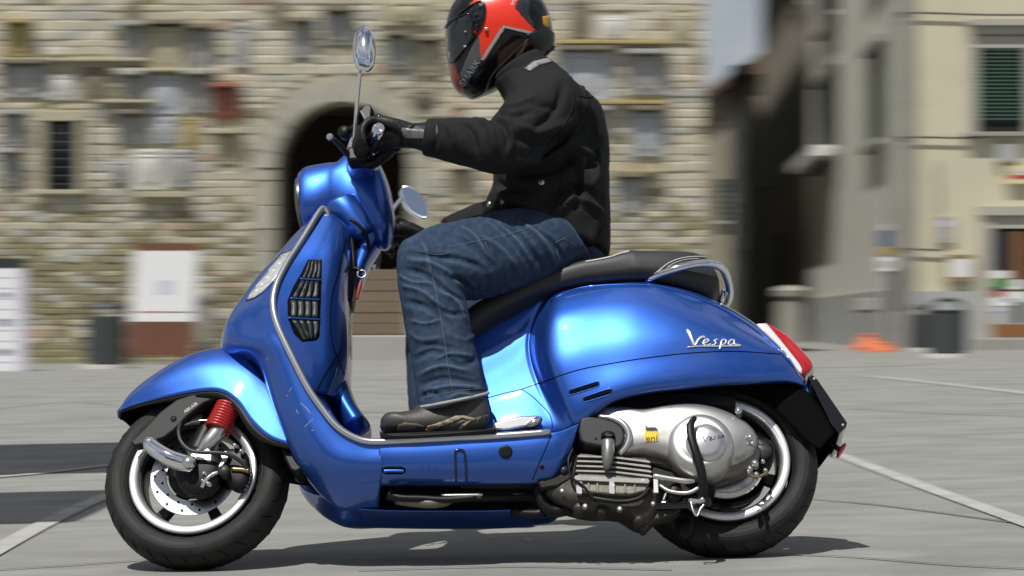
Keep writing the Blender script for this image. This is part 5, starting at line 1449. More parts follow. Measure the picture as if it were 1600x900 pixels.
# kick start lever
ks = mk('kick_lever', *tube([(1086,652,-.226),(1079,664,-.236),(1080,682,-.242),(1086,702,-.244),(1093,725,-.240),(1098,750,-.232),(1098,772,-.222),(1090,792,-.212)], [.006,.010,.011,.0115,.012,.012,.011,.007], n=14, flat=0.7), m_black, SC)
mk('lever_pivot', *tube([(1078,783,-.20),(1090,784,-.215),(1100,780,-.225)], .007, n=12), m_satin, ks)
mk('lever_spring', *tube([(1079,782,-.225),(1083,798,-.228),(1089,806,-.228),(1094,796,-.228),(1100,788,-.228)], .0026, n=8), m_satin, ks)
# below the case: stand, brackets, pipe, odd bolts
mk('stand_bar', *tube([(1008,790,-.13),(1050,788,-.14),(1085,786,-.15),(1110,783,-.15)], .013, n=14), m_blackgl, SC)
mk('stand_lug', *pebble([(1042,770),(1050,757),(1062,757),(1066,772),(1060,784),(1046,784)], -.155, .018, p=3, nf=30, nt=13), m_black, SC)
mk('stand_foot', *prism([(1006,796),(1040,792),(1065,794),(1050,806),(1022,812),(1008,828),(1000,826)], -.13, -.08), m_castdark, SC, bevel=0.004)
mk('tyre_hugger', *pebble([(1055,822),(1064,814),(1080,812),(1086,826),(1078,842),(1062,840)], -.06, .02, p=2.5, nf=30, nt=11), m_black, SC)
mk('bracket', *prism([(1021,741),(1028,741),(1029,770),(1021,770)], -.182, -.174), m_alu, SC, bevel=0.001)
mk('link_rod', *tube([(1022,744,-.18),(1045,748,-.18),(1070,752,-.178),(1085,752,-.176)], [.008,.007,.0075,.005], n=10), m_alu, SC)
mk('stay', *tube([(1036,783,-.165),(1041,770,-.165),(1044,764,-.165)], [.003,.004,.004], n=8), m_satin, SC)
mk('silencer', *pebble([(1100,745),(1150,740),(1185,742),(1195,755),(1185,775),(1150,790),(1110,790),(1095,770)], .02, .05, p=3), m_blackgl, SC)
mk('under_case', *prism([(1020,728),(1090,748),(1120,760),(1100,772),(1040,776),(1015,760)], -.150, -.02), m_black, SC, bevel=0.005)
for (x, y, rr) in ((1154,643,.009),(1172,684,.009),(1176,694,.006),(1180,725,.009),(1172,733,.007),(1196,736,.006),(1182,742,.006),(1047,641,.009),(1170,738,.005),(1192,722,.006)):
    mk('engine_bolt', *lathe([(0.0001,-.012),(rr*.45,-.012),(rr*.5,-.009),(rr,-.009),(rr,-.001),(rr*.8,.0),(rr*.8,.03)], Lp(x, y, -.172 if x < 1185 else -.10), axis=(.15,1,.1), n=14), m_satin, SC)
mk('brake_lever_arm', *tube([(1166,738,-.12),(1180,746,-.12),(1192,742,-.115),(1199,738,-.11)], .004, n=8), m_brass, SC)
mk('brake_mechanism', *pebble([(1178,690),(1192,686),(1206,694),(1210,712),(1204,732),(1192,742),(1180,730)], -.07, .03, p=3, nf=40, nt=15), m_black, SC)
mk('drum_lever', *pebble([(1180,700),(1188,694),(1200,697),(1206,705),(1198,716),(1186,716)], -.105, .008, p=3, nf=30, nt=9), m_grey, SC)
# frame and things seen under the belly
mk('exhaust_pipe', *tube([(620,783,-.10),(660,786,-.135),(690,785,-.135),(712,778,-.135),(752,774,-.135)], [.010,.013,.013,.010,.008], n=12), m_castdirty, SC)
mk('stand_spring', *tube([(690,774,-.15),(720,774,-.15),(754,773,-.15)], [.003,.0045,.003], n=8), m_satin, SC)
mk('side_stand', *tube([(608,772,-.14),(625,778,-.145),(660,779,-.145),(700,781,-.145),(745,777,-.145)], [.012,.010,.009,.009,.007], n=10), m_black, SC)
mk('inner_frame', *prism([(700,690),(900,690),(905,740),(880,760),(720,760)], -.10, .10), m_black, SC)
mk('engine_bay', *prism([(890,660),(950,622),(1060,606),(1150,600),(1160,620),(1060,640),(1000,690),(985,740),(930,740),(890,720)], -.04, .10), m_black, SC)
mk('centre_stand', *tube([(850,780,-.10),(848,796,-.10),(838,803,-.10),(800,800,-.08)], .012, n=10), m_black, SC)
# ================================================================== RIDER
m_jacket = mat('black_jacket_cloth', (0.0150, 0.0155, 0.0165), rough=0.8, spec=0.15, var=0.15, vscale=10, bump=0.15, bscale=700)
m_denim = mat('denim', (0.022, 0.040, 0.076), rough=0.9, spec=0.2, dirt=(0.060, 0.080, 0.112), dscale=14, damt=0.5, var=0.32, vscale=60, stretch=(1.0, 1.0, 0.25), bump=0.12, bscale=900)
def worn_ridges(m, col, k0=.50, k1=.58, amt=.75):
    n = m.node_tree; b = n.nodes['Principled BSDF']
    g_ = n.nodes.new('ShaderNodeNewGeometry'); r_ = n.nodes.new('ShaderNodeMapRange')
    r_.inputs[1].default_value = k0; r_.inputs[2].default_value = k1; r_.inputs[4].default_value = amt
    n.links.new(g_.outputs['Pointiness'], r_.inputs[0])
    x_ = n.nodes.new('ShaderNodeMix'); x_.data_type = 'RGBA'; x_.inputs[7].default_value = (*col, 1)
    src = b.inputs['Base Color'].links[0].from_socket
    n.links.new(r_.outputs[0], x_.inputs[0]); n.links.new(src, x_.inputs[6]); n.links.new(x_.outputs[2], b.inputs['Base Color'])
worn_ridges(m_denim, (0.105, 0.150, 0.225))
m_thread = mat('denim_thread', (0.09, 0.115, 0.16), rough=0.8)
m_hem = mat('denim_hem', (0.33, 0.33, 0.31), rough=0.85)
m_boot = mat('boot_leather', (0.038, 0.034, 0.031), rough=0.5, var=0.25, vscale=12, bump=0.1, bscale=200)
m_bootgrey = mat('boot_grey', (0.085, 0.078, 0.068), rough=0.6, var=0.15, vscale=40)
m_tan = mat('boot_tan', (0.26, 0.215, 0.15), rough=0.6)
m_sole = mat('boot_sole', (0.012, 0.012, 0.012), rough=0.7)
m_bootorange = mat('boot_orange', (0.42, 0.09, 0.02), rough=0.5)
m_glove = mat('glove_leather', (0.007, 0.007, 0.0075), rough=0.5, spec=0.3, bump=0.12, bscale=250)
m_carbon = mat('woven_panel', (0.10, 0.10, 0.10), rough=0.4, var=0.5, vscale=160, stretch=(1, 1, 0.3))
m_skin = mat('skin', (0.33, 0.17, 0.11), rough=0.5, var=0.08, vscale=15)
m_hred = mat('helmet_red', (0.80, 0.036, 0.012), rough=0.3, coat=0.35)
m_hdred = mat('helmet_dark_red', (0.30, 0.012, 0.009), rough=0.3, coat=0.3)
m_hblack = mat('helmet_black', (0.005, 0.005, 0.006), rough=0.3, spec=0.3, coat=0.3)
m_hmat = mat('helmet_matt', (0.010, 0.010, 0.011), rough=0.45)
m_hgrey = mat('helmet_grey', (0.075, 0.080, 0.088), rough=0.3, coat=0.6)
m_hsil = mat('helmet_silver_line', (0.50, 0.50, 0.51), rough=0.3, metal=0.5)
m_hnavy = mat('helmet_slate', (0.016, 0.019, 0.028), rough=0.3, coat=0.8)
m_visor = mat('visor', (0.010, 0.010, 0.012), rough=0.05, coat=0.5, spec=0.5)
m_vclear = mat('visor_edge', (0.60, 0.60, 0.58), rough=0.06, trans=0.9)
m_reflect = mat('reflective_tape', (0.22, 0.22, 0.22), rough=0.5)
m_copper = mat('copper_button', (0.35, 0.18, 0.10), rough=0.35, metal=0.9)

RD = empty('person', 'rider in black jacket, blue jeans and red and black full-face helmet riding the blue scooter', 'person', M_ROOT)
HIP = Lp(890, 400, 0, I4)
S_UP = Matrix.Translation(HIP) @ Matrix.Rotation(R(14), 4, 'X') @ Matrix.Translation(-HIP)     # upper body comes back towards upright
NK = (S_UP @ Lp(825, 110, 0, S_UP))
S_HD = Matrix.Translation(NK) @ Matrix.Rotation(R(24), 4, 'X') @ Matrix.Translation(-NK)      # head held level

def evalmesh(name, vf, voxel, smooth_it, mods=None):
    """fuse overlapping closed shapes into one skin"""
    me = bpy.data.meshes.new(name); me.from_pydata([tuple(v) for v in vf[0]], [], vf[1])
    o = bpy.data.objects.new(name, me); COL.objects.link(o)
    k = o.modifiers.new('r', 'REMESH'); k.mode = 'VOXEL'; k.voxel_size = voxel
    k = o.modifiers.new('s', 'SMOOTH'); k.iterations = smooth_it; k.factor = 0.5
    dg = bpy.context.evaluated_depsgraph_get()
    m2 = bpy.data.meshes.new_from_object(o.evaluated_get(dg))
    n = len(m2.vertices); V = np.empty(n * 3); m2.vertices.foreach_get('co', V); V = V.reshape(-1, 3)
    N = np.empty(n * 3); m2.vertices.foreach_get('normal', N); N = N.reshape(-1, 3)
    F = [tuple(p.vertices) for p in m2.polygons]
    bpy.data.objects.remove(o); bpy.data.meshes.remove(me); bpy.data.meshes.remove(m2)
    return V, N, F
def polyproj(bv, pts, n=24):
    Q = []
    for x, y in crs(np.array(pts, float), n):
        l, nr = hit(bv, x, y)
        if l is not None: Q.append(list(l))
    return np.array(Q)
def segdist(V, P):
    D = np.full(len(V), 1e9)
    for a, b in zip(P[:-1], P[1:]):
        ab = b - a; L2 = ab.dot(ab) + 1e-12
        t = np.clip((V - a) @ ab / L2, 0, 1)
        d = np.linalg.norm(V - (a + t[:, None] * ab), axis=1)
        D = np.minimum(D, d)
    return D
def wrinkle(V, N, F, folds, noise=0.002, nscale=9.0, fine=0.0008, amp_k=1.9, wk=1.0):
    bv = BVHTree.FromPolygons([Vector(v) for v in V], F)
    off = np.zeros(len(V))
    for pts, amp, wd in folds:
        P = polyproj(bv, pts)
        if len(P) < 3: continue
        d = segdist(V, P)
        e = np.minimum(np.linalg.norm(V - P[0], axis=1), np.linalg.norm(V - P[-1], axis=1))
        L_ = np.linalg.norm(np.diff(P, axis=0), axis=1).sum()
        fade = np.clip(e / (0.22 * L_ + 1e-6), 0.0, 1)
        off += amp_k * amp * np.exp(-(d / (wd * wk)) ** 2) * (0.25 + 0.75 * fade)
    for i, v in enumerate(V):
        q = Vector(v) * nscale
        off[i] += noise * mnoise.noise(Vector((q.x, q.y * 1.0, q.z))) + fine * mnoise.noise(q * 4.3)
    return V + N * off[:, None]
def chain(pts, n=24, res=40):
    """(px, py, y, radius) in the current frame"""
    return tube([p[:3] for p in pts], [p[3] for p in pts], n=n, res=res)

# ---- the body itself, one continuous mesh (only the neck shows)
set_frame(I4)
bp = []
set_frame(S_UP)
bp.append(bake(rings([(800,400,925,410,.14,0),(795,330,925,320,.15,0),(800,260,925,250,.16,0),(805,200,915,190,.165,0),(815,165,895,145,.14,0),(805,140,862,110,.065,0),(790,120,848,88,.056,0)], n=28, m=40)))
set_frame(S_HD)
bp.append(bake(rings([(790,130,846,95,.058,0),(768,108,848,75,.062,0)], n=24, m=10)))
bp.append(bake(pebble([(742,20),(738,45),(727,58),(738,66),(740,80),(750,98),(775,105),(810,100),(840,75),(850,40),(840,5),(805,-12),(765,-8),(747,5)], 0, .078, cen=(790,45), p=2.2)))
set_frame(I4)
def limb(sgn):
    m = (lambda vf: vf) if sgn < 0 else mirror
    out = []
    out.append(m(tube([(880,395,-.09),(780,405,-.15),(668,410,-.20)], [.078,.070,.055], n=20)))
    out.append(m(tube([(668,410,-.20),(690,500,-.20),(712,620,-.195)], [.055,.052,.038], n=20)))
    return out
bp += limb(-1) + limb(1)
NEAR_SH = S_UP @ Lp(872, 158, -.165, S_UP)
FAR_SH = S_UP @ Vector((Lp(872, 158, -.165, S_UP).x, .165, Lp(872, 158, -.165, S_UP).z))
EL = Lp(785, 228, -.345); WR = Lp(655, 213, -.335); HD = Lp(608, 222, -.31)
ELf = Vector((EL.x + .0, .35, EL.z + .150)); WRf = S_ST @ Vector((WR.x, .335, WR.z + .055)); HDf = S_ST @ Vector((HD.x, .31, HD.z))
for a, b, c_, d_ in ((NEAR_SH, EL, WR, HD), (FAR_SH, ELf, WRf, HDf)):
    bp.append(tube([a, b], [.055, .042], n=16, px=False)); bp.append(tube([b, c_.lerp(b,.1), c_], [.040, .024, .018], n=16, px=False))
V, N, F = evalmesh('b', join(*bp), 0.010, 6)
bodyp = mk('body', V, F, m_skin, RD, recalc=False)

# ---- jacket
jk = []
set_frame(S_UP)
jk.append(bake(rings([(810,392,930,402,.150,0),(795,372,950,402,.188,0),(756,346,953,384,.198,0),(757,325,954,345,.202,0),(768,295,953,310,.204,0),(770,265,952,270,.208,0),(770,235,951,230,.212,0),(773,205,946,192,.212,0),(780,180,936,168,.195,0),(788,160,905,140,.150,0),(782,146,880,112,.098,0),(775,136,862,96,.078,0),(772,132,852,90,.072,0)], n=56, m=70, p=2.35)))
set_frame(I4)
def vlerp(a, b, t): return a.lerp(b, t)
def sleeve(sh, el, wr, sgn):
    p = [vlerp(sh, el, -.10), sh, vlerp(sh, el, .45) + Vector((.004, 0, .006)), el, vlerp(el, wr, .35), vlerp(el, wr, .7), vlerp(el, wr, .93)]
    return tube(p, [.075, .090, .088, .074, .066, .056, .049], n=32, res=60, px=False)
jk.append(sleeve(NEAR_SH, EL, WR, -1)); jk.append(sleeve(FAR_SH, ELf, WRf, 1))
V, N, F = evalmesh('j', join(*jk), 0.0052, 12)
JF = [ # (polyline in the picture, height, width)
 ([(900,118),(912,150),(905,190),(885,220),(850,250)], .006, .010),
 ([(880,130),(870,170),(840,200),(815,215)], -.006, .014),
 ([(800,190),(830,205),(860,200),(900,185)], .007, .014),
 ([(805,215),(840,222),(875,215),(905,200)], -.008, .014),
 ([(790,255),(830,250),(870,238),(915,205)], .008, .016),
 ([(800,270),(845,268),(885,255),(920,225)], -.009, .016),
 ([(905,160),(925,180),(935,215),(938,260)], .007, .014),
 ([(890,230),(915,235),(930,260),(925,300)], .010, .013),
 ([(880,240),(900,255),(910,285),(900,320)], -.010, .014),
 ([(940,215),(930,250),(915,265)], -.008, .012),
 ([(850,345),(880,320),(905,310),(945,335)], .007, .012),
 ([(845,320),(875,300),(905,290),(940,310)], -.009, .013),
 ([(780,300),(800,315),(830,318)], .006, .010),
 ([(775,285),(800,295),(835,298)], -.008, .012),
 ([(770,320),(790,328),(815,325)], -.005, .009),
 ([(690,190),(705,205),(712,235)], .004, .008),
 ([(715,188),(735,205),(745,245)], -.006, .012),
 ([(740,182),(765,200),(775,245)], .006, .012),
 ([(760,180),(790,200),(800,250)], -.007, .012),
 ([(765,172),(800,180),(830,175)], -.006, .010),
 ([(772,165),(805,165),(835,150)], .005, .010),
 ([(785,180),(800,215),(790,255)], .006, .010),
 ([(820,150),(845,165),(870,165)], -.004, .012),
 ([(935,340),(925,370),(915,395)], .004, .008),
 ([(680,185),(682,210),(678,240)], -.004, .007)]
V = wrinkle(V, N, F, JF, noise=.0035, nscale=10, fine=.0014, amp_k=2.0, wk=.85)
jacket = mk('jacket', V, F, m_jacket, RD, recalc=False)
bj = bvh_of(jacket)
set_frame(S_UP)
colr = tube([(S_UP @ Lp(0,0,0))], 0.1) if False else None
# stand-up collar
C = []
for k, (lift, rr) in enumerate(((-.030, 1.12), (0, 1.05), (.022, 1.0), (.030, .96), (.022, .90), (-.02, .9))):
    f = np.array(Lp(782, 136, 0)); b = np.array(Lp(853, 93, 0)); ce = (f + b) / 2; h = (b - f) / 2 * rr
    nn = np.cross(h / np.linalg.norm(h), [0, 1, 0]); nn = nn if nn[2] > 0 else -nn
    a = np.linspace(0, 2 * np.pi, 48, endpoint=False)
    C.append(ce + nn * lift + np.cos(a)[:, None] * h + np.sin(a)[:, None] * np.array([0, .073 * rr, 0]))
mk('collar', np.concatenate(C), gridfaces(6, 48, False, True), m_jacket, jacket)
set_frame(I4)
patch('reflective_tab', bj, [(820,108),(834,97),(856,92),(862,97),(842,103),(829,112)], m_reflect, jacket, lift=.004, thick=.002, step=6)
for pts in ([(866,96),(885,108),(897,135),(893,170),(878,200),(858,225),(845,245)], [(905,150),(920,152),(934,150)], [(930,345),(942,350),(930,375),(916,396)], [(880,250),(876,290),(870,335),(868,358)], [(905,345),(925,340),(942,345)]):
    seam('jacket_seam', bj, pts, .0016, m_jacket, jacket, lift=.001)
patch('pocket_flap', bj, [(855,350),(862,330),(878,318),(912,330),(942,348),(930,372),(918,394),(890,375)], m_jacket, jacket, lift=.0025, thick=.003, step=6)
for (x, y, m_) in ((785,316,m_copper),(846,285,m_satin),(764,319,m_satin)):
    l, nr = hit(bj, x, y)
    if l: mk('snap_button', *lathe([(0.0001,.003),(.005,.0035),(.0075,.002),(.0085,-.002)], l, axis=nr, n=18), m_, jacket, frame=False)
patch('zip_pull', bj, [(862,352),(871,346),(874,349),(868,357),(863,357)], m_satin, jacket, lift=.004, thick=.002, step=5)
l, nr = hit(bj, 772, 171)
if l: mk('snap_button', *lathe([(0.0001,.006),(.009,.006),(.012,.004),(.013,-.006)], l + Vector((-.006, 0, .004)), axis=nr + Vector((-.6, 0, .5)), n=20), m_blackgl, jacket, frame=False)

# ---- jeans
def leg(sgn):
    m = (lambda vf: vf) if sgn < 0 else mirror
    th = rings([(858,338,925,412,.100,-.10),(815,334,890,424,.108,-.125),(765,340,850,436,.106,-.155),(715,350,800,450,.100,-.185),(675,360,752,462,.092,-.205),(645,372,722,462,.086,-.215),(627,385,705,458,.080,-.220),(620,402,690,450,.066,-.222)], n=40, m=50, p=2.1)
    sh = rings([(628,382,690,395,.070,-.220),(619,405,715,430,.084,-.220),(621,440,728,465,.088,-.216),(629,490,735,505,.084,-.212),(637,540,743,545,.076,-.203),(648,590,753,582,.070,-.196),(655,648,763,627,.067,-.190)], n=40, m=50, p=2.2)
    A = sh[0]; yc = -.190
    t = np.clip((.46 - A[:, 2]) / .22, 0, 1)
    A[:, 2] += t * (A[:, 1] - yc) * .47
    return [m(th), m(sh)]
jn = leg(-1)
jf = leg(1)
# the far leg keeps a little ahead of the near one
for vf in jf:
    A = vf[0]; t = np.clip((0.75 - A[:, 2]) / 0.5, 0, 1); A[:, 0] += 0.006 - 0.052 * t
hips = rings([(800,345,940,400,.13,0),(790,375,950,425,.165,0),(800,405,940,440,.160,0),(830,425,925,448,.13,0)], n=40, m=20)
V, N, F = evalmesh('t', join(*(jn + jf + [hips])), 0.0048, 12)
DF = [
 ([(640,395),(680,400),(720,405),(760,420)], -.006, .010),
 ([(632,420),(665,428),(695,450),(725,470)], -.007, .010),
 ([(640,405),(675,412),(705,430),(730,455)], .006, .010),
 ([(628,445),(660,455),(690,480)], .005, .010),
 ([(634,470),(670,480),(705,505)], -.005, .010),
 ([(700,365),(740,385),(780,425)], -.004, .012),
 ([(745,365),(780,385),(815,425)], .004, .012),
 ([(790,350),(820,375),(850,420)], -.006, .012),
 ([(815,348),(845,372),(870,410)], .006, .011),
 ([(840,360),(865,380),(885,408)], -.005, .010),
 ([(690,455),(712,470),(728,500)], .006, .009),
 ([(700,430),(722,440),(735,452)], -.008, .010),
 ([(655,585),(690,572),(735,580)], .006, .010),
 ([(655,600),(695,590),(745,598)], -.006, .009),
 ([(665,610),(705,603),(750,606)], .005, .008),
 ([(648,560),(675,548),(700,555)], -.004, .009),
 ([(700,560),(720,570),(745,560)], -.004, .009),
 ([(640,520),(660,530),(700,525)], .003, .010),
 ([(700,520),(725,530),(740,525)], .004, .009),
 ([(660,375),(668,400),(672,430)], .003, .007),
 ([(720,352),(745,372),(762,400)], .003, .007),
 ([(770,345),(800,372),(830,418)], -.004, .008),
 ([(655,620),(672,612),(690,618)], -.004, .006),
 ([(700,622),(720,615),(745,620)], .004, .006),
 ([(680,560),(705,552),(738,556)], .004, .006),
 ([(655,540),(680,538),(720,545)], -.003, .007),
 ([(640,500),(665,505),(690,498)], .003, .006),
 ([(668,470),(700,488),(728,490)], -.004, .007),
 ([(625,430),(645,440),(680,442)], .004, .007)]
V = wrinkle(V, N, F, DF, noise=.0035, nscale=13, fine=.0014, amp_k=1.55, wk=.75)
jeans = mk('jeans', V, F, m_denim, RD, recalc=False)
bjn = bvh_of(jeans)
for pts, r_ in (([(700,386),(740,378),(780,370),(815,360),(840,350)], .0011), ([(652,392),(685,398),(712,392)], .0009), ([(868,380),(874,376),(884,372)], .0011), ([(869,384),(871,395),(874,408)], .0011), ([(880,372),(890,378),(900,385)], .0009),
        ([(672,415),(684,470),(694,530),(703,590),(708,612)], .0010), ([(818,362),(822,372),(835,365),(846,356)], .0009), ([(758,377),(760,384),(764,392)], .0009)):
    seam('jeans_seam', bjn, pts, r_, m_thread, jeans, lift=.0002, n=5)
def hem(sgn):
    P = []
    f = np.array(Lp(655, 636, -.190)); b = np.array(Lp(763, 614, -.190)); ce = (f + b) / 2; h = (b - f) / 2
    for a in np.linspace(0, 2 * np.pi, 40, endpoint=False):
        P.append(ce + h * math.cos(a) * 1.0 + np.array([0, .068, .068 * .47]) * math.sin(a))
    v = tube(P, .0042, n=8, res=80, closed=True, px=False)
    if sgn > 0:
        v = mirror(v); v[0][:, 0] += 0.006 - 0.052
    return v
mk('hem', *hem(-1), m_hem, jeans); mk('hem', *hem(1), m_hem, jeans)
seam('jeans_seam', bjn, [(655,624),(690,616),(730,609),(760,606)], .0010, m_thread, jeans, lift=.0003, n=5)

# ---- boots
def boot(sgn):
    m = (lambda vf: vf) if sgn < 0 else mirror
    up = rings([(594,671,602,680,.022,-.190),(596,660,620,684,.040,-.190),(606,652,645,684,.048,-.190),(625,651,670,683,.046,-.190),(645,646,700,681,.044,-.190),(660,634,728,679,.042,-.190),(668,618,752,673,.041,-.190),(674,604,765,655,.044,-.190),(680,585,760,622,.050,-.190),(685,560,752,590,.052,-.190)], n=36, m=60, p=2.4)
    return m(up)
for sg in (-1, 1):
    v = boot(sg)
    v[0][:, 2] += .006
    if sg > 0: v[0][:, 0] -= 0.046
    bo = mk('boot', *v, m_boot, RD)
    so = prism([(592,674),(594,681),(602,684),(640,684),(660,683),(700,680.5),(740,678),(774,675),(777,670),(770,670),(740,674),(700,677),(650,680),(615,680.5),(600,677)], -.236, -.146)
    so[0][:, 2] += .004
    if sg > 0: so = mirror(so); so[0][:, 0] -= 0.046
    mk('sole', *so, m_sole, bo, bevel=.006)
    if sg < 0:
        bb = bvh_of(bo)
        patch('toe_panel', bb, [(620,673),(622,664),(632,660),(652,662),(664,666),(650,670),(632,673)], m_bootgrey, bo, lift=.002, thick=.002, step=5)
        patch('heel_panel', bb, [(716,676),(728,664),(745,652),(762,648),(772,660),(775,671),(750,674)], m_bootgrey, bo, lift=.002, thick=.002, step=5)
        patch('tan_panel', bb, [(667,666),(690,659),(712,650),(724,649.5),(744,654),(730,663),(717,674),(712,673.5),(724,662),(734,656),(722,654),(706,660),(684,668),(672,670)], m_tan, bo, lift=.0035, thick=.002, step=5)
        patch('side_panel', bb, [(690,668),(708,661),(722,656),(731,657),(722,663),(712,672),(696,673)], m_bootgrey, bo, lift=.002, thick=.002, step=5)
        patch('orange_mark', bb, [(664,669.5),(672,670),(680,674),(672,674.5)], m_bootorange, bo, lift=.004, thick=.001, step=5)

# ---- gloves: palm, five fingers closed round the grip, gauntlet
G0 = np.array(Lp(571, 239, -.205)); G1 = np.array(Lp(590, 206, -.34)); GA = (G1 - G0) / np.linalg.norm(G1 - G0)
def gripframe():
    back = np.array([1.0, 0, 0]); back = back - GA * back.dot(GA); back /= np.linalg.norm(back)   # towards the rider
    upv = np.cross(back, GA); upv /= np.linalg.norm(upv)
    if upv[2] < 0: upv = -upv
    return back, upv
BK, UP = gripframe()
def onring(s, ang, rad):
    """point round the grip: s metres from its inner end, angle from 'towards the rider' over the top to the front"""
    return G0 + GA * s + rad * (math.cos(ang) * BK + math.sin(ang) * UP)
def glove():
    vs = []
    # back of the hand from wrist over the knuckles
    wr = np.array(WR)
    kn = [onring(s, R(72), .048) for s in (.040, .064, .088, .110)]
    for k in range(4):
        vs.append(tube([wr + (np.array([-.02, 0, 0])) + GA * (.012 * (k - 1.5)), (wr * .45 + kn[k] * .55) + UP * .004, kn[k]], [.026, .021, .0165], n=14, res=16, px=False))
    vs.append(tube([wr, onring(.075, R(25), .042), onring(.075, R(-25), .038)], [.032, .032, .022], n=16, res=16, px=False))
    fl = [(.038, 1.0, .0118), (.062, 1.06, .0125), (.086, 1.0, .0120), (.109, .86, .0108)]
    for s, q, r_ in fl:
        angs = [72, 105, 140, 175, 215, 250 * min(1, q) + 2]
        rad = [.048, .046, .038, .034, .032, .030]
        vs.append(tube([onring(s + .001 * i, R(a), rr) for i, (a, rr) in enumerate(zip(angs, rad))], [.0145, r_ * 1.12, r_, r_ * 1.05, r_ * .95, r_ * .8], n=14, res=26, px=False))
    # thumb: from the side of the palm, round under the inner end of the grip
    vs.append(tube([wr * .35 + onring(.03, R(10), .04) * .65, onring(.016, R(-20), .042), onring(.010, R(-70), .036), onring(.012, R(-120), .032), onring(.016, R(-150), .030)], [.022, .018, .015, .0135, .010], n=14, res=24, px=False))
    # gauntlet
    a, b = Vector(wr), EL
    g = [a + (a - b) * .16, a, a.lerp(b, .12), a.lerp(b, .27)]
    vs.append(tube(g, [.030, .036, .043, .048], n=24, res=24, px=False))
    return join(*vs)
gv = glove()
V, N, F = evalmesh('g', gv, 0.0035, 4)
V = V + N * np.array([0.0012 * mnoise.noise(Vector(v) * 45) for v in V])[:, None]
gl = mk('glove', V, F, m_glove, RD, recalc=False)
bg_ = bvh_of(gl)
patch('wrist_panel', bg_, [(627,203),(630,200),(662,202),(664,206),(662,216),(655,217.5),(632,215)], m_carbon, gl, lift=.0025, thick=.002, step=5)
patch('wrist_tab', bg_, [(639,190),(650,184),(653,190),(650,191)], m_reflect, gl, lift=.0025, thick=.002, step=5)
for s in (.040, .064, .088, .110):
    c = onring(s, R(80), .060)
    mk('knuckle_pad', *lathe([(0.0001,.006),(.006,.005),(.010,.001),(.011,-.004)], c, axis=(UP * .8 - BK * .3), n=14), m_blackgl, gl)
seam('glove_seam', bg_, [(624,190),(626,210),(628,232)], .002, m_glove, gl, lift=.001)
# far glove
Ai = np.array(S_ST)
fv_ = mirror((V, F))
fv_ = (fv_[0] @ Ai[:3, :3].T + Ai[:3, 3], fv_[1])
mk('glove', *fv_, m_glove, RD, recalc=False)
A_ = tube([WRf.lerp(ELf, .0), WRf.lerp(ELf, .14), WRf.lerp(ELf, .28)], [.036, .043, .048], n=20, res=12, px=False)
mk('glove_cuff', *A_, m_glove, RD)

# ---- helmet
set_frame(S_HD)
OUT = [(697,62),(698,35),(707,8),(727,-12),(757,-25),(790,-28),(822,-20),(847,0),(860,27),(864,55),(864,72),(856,84),(838,90),(818,98),(797,116),(783,132),(775,142),(755,150),(738,155),(728,151),(714,143),(705,125),(702,105),(699,88)]
hv = pebble(OUT, 0, .130, cen=(782,52), nf=260, nt=131, p=2.35)
polys = [
 (m_hblack, [(690,-40),(870,-40),(870,170),(690,170)]),
 (m_hred, [(704,12),(730,-8),(757,-30),(806,-30),(812,-8),(804,13),(836,47),(825,52),(788,41),(757,94),(751,92),(748,60),(740,48),(752,30),(756,12),(745,2),(728,10),(712,26),(703,36)]),
 (m_hnavy, [(806,12),(814,-10),(828,-20),(826,20),(836,46)]),
 (m_hblack, [(697,30),(700,5),(722,-20),(755,-30),(745,-3),(720,18),(706,32)]),
 (m_hgrey, [(748,52),(752,92),(742,112),(728,135),(723,125),(718,118),(726,98),(738,72)]),
 (m_hdred, [(700,104),(709,92),(712,106),(720,128),(728,150),(712,143)]),
 (m_hsil, [(751,93),(785,40),(788,40),(833,50),(826,52.5),(789,43.5),(755,95)]),
]
def inpoly(P, poly):
    x, y = P[:, 0], P[:, 1]; ins = np.zeros(len(P), bool); n = len(poly)
    for i in range(n):
        x0, y0 = poly[i]; x1, y1 = poly[(i + 1) % n]
        c = ((y0 > y) != (y1 > y)) & (x < (x1 - x0) * (y - y0) / (y1 - y0 + 1e-12) + x0)
        ins ^= c
    return ins
Fq = np.array(hv[1]); cen = hv[0][Fq].mean(1)
near = cen.copy(); near[:, 1] = -np.abs(near[:, 1])
A = np.array(M_ROOT @ S_HD); wp = near @ A[:3, :3].T + A[:3, 3]
dd = wp[:, 1] - CAM.y
pp = np.c_[800 + wp[:, 0] / dd * FPX, 500 - (wp[:, 2] - CAM.z) / dd * FPX]
mi = np.zeros(len(Fq), int); hm_mats = []
for m_, poly in polys:
    if m_ not in hm_mats: hm_mats.append(m_)
    mi[inpoly(pp, poly)] = hm_mats.index(m_)
helmet = mk('helmet', hv[0], hv[1], hm_mats, RD, recalc=False, weld=0)
helmet.data.polygons.foreach_set('material_index', mi.tolist())
bm = bmesh.new(); bm.from_mesh(helmet.data); bmesh.ops.recalc_face_normals(bm, faces=bm.faces); bm.to_mesh(helmet.data); bm.free()
helmet.data.polygons.foreach_set('use_smooth', [True] * len(helmet.data.polygons))
set_frame(I4)
bh = bvh_of(helmet)
VIS = [(697,58),(699,40),(707,32),(720,25),(732,20),(738,28),(741,44),(739,60),(730,74),(719,88),(710,98),(703,90),(699,76)]
vz = patch('visor', bh, VIS, m_visor, helmet, lift=.0035, thick=.003, step=4)
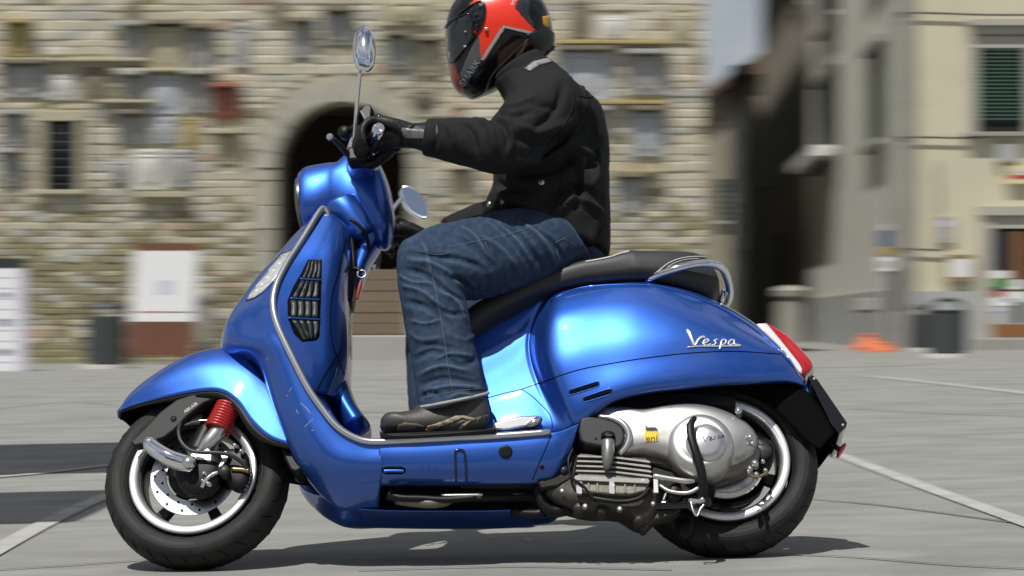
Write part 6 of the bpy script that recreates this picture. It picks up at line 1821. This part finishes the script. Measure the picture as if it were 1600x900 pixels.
seam('visor_frame', bh, [(698,44),(707,33),(720,26),(731,22),(737,30),(739.5,44),(737,60),(728,74),(718,87),(709,97),(703,98)], .0024, m_blackgl, helmet, lift=.005)
seam('visor_frame', bh, [(698,40),(712,28),(726,16),(742,6),(752,3),(758,10),(758,24),(753,40),(742,56),(728,74)], .0026, m_blackgl, helmet, lift=.003)
patch('visor_pivot', bh, [(734,18),(742,8),(751,4),(757,9),(757,24),(752,38),(744,50),(741,40),(739,28)], m_blackgl, helmet, lift=.005, thick=.004, step=4)
for (x, y, rr, m_) in ((760,46,.0055,m_satin),(729,50,.003,m_satin),(751,12,.006,m_blackgl),(745,24,.006,m_blackgl),(741,33,.004,m_blackgl),(728,73,.004,m_satin),(748,31,.003,m_grey),(746,40,.003,m_grey)):
    l, nr = hit(bh, x, y)
    mk('helmet_screw', *lathe([(0.0001,.009),(rr*.6,.009),(rr*.9,.0075),(rr,.004),(rr*1.15,.003),(rr*1.15,-.002)], l, axis=nr, n=18), m_, helmet, frame=False)
text_on('lettering', bh, 'SHARK', (724.5, 135), (751, 97), 9.0, m_hsil, helmet, lift=.001, thick=.0006)
text_on('lettering', bh, 'SPEED', (801, 9), (812, -10), 4, m_white, helmet, lift=.001, thick=.0006)
patch('badge', bh, [(848,26),(857,24),(859,28),(858,41),(852,43),(849,38)], mat('badge_gold', (0.5, 0.28, 0.03), rough=0.4), helmet, lift=.0015, thick=.001, step=4)
# lower rim with spoiler
patch('rear_spoiler', bh, [(822,54),(838,48),(855,45),(863,52),(863,64),(858,76),(850,84),(838,86),(832,70)], m_hmat, helmet, lift=.007, thick=.005, step=4)
seam('lower_rim', bh, [(738,153),(757,143),(768,118),(790,93),(812,72),(830,58),(850,52)], .0022, m_hgrey, helmet, lift=.001)
patch('cheek_rim', bh, [(805,88),(820,66),(826,62),(818,76),(812,88)], m_hgrey, helmet, lift=.002, thick=.001, step=5)
patch('neck_roll', bh, [(845,88),(850,80),(862,70),(864,76),(857,86),(849,92)], m_hmat, helmet, lift=.004, thick=.004, step=4)
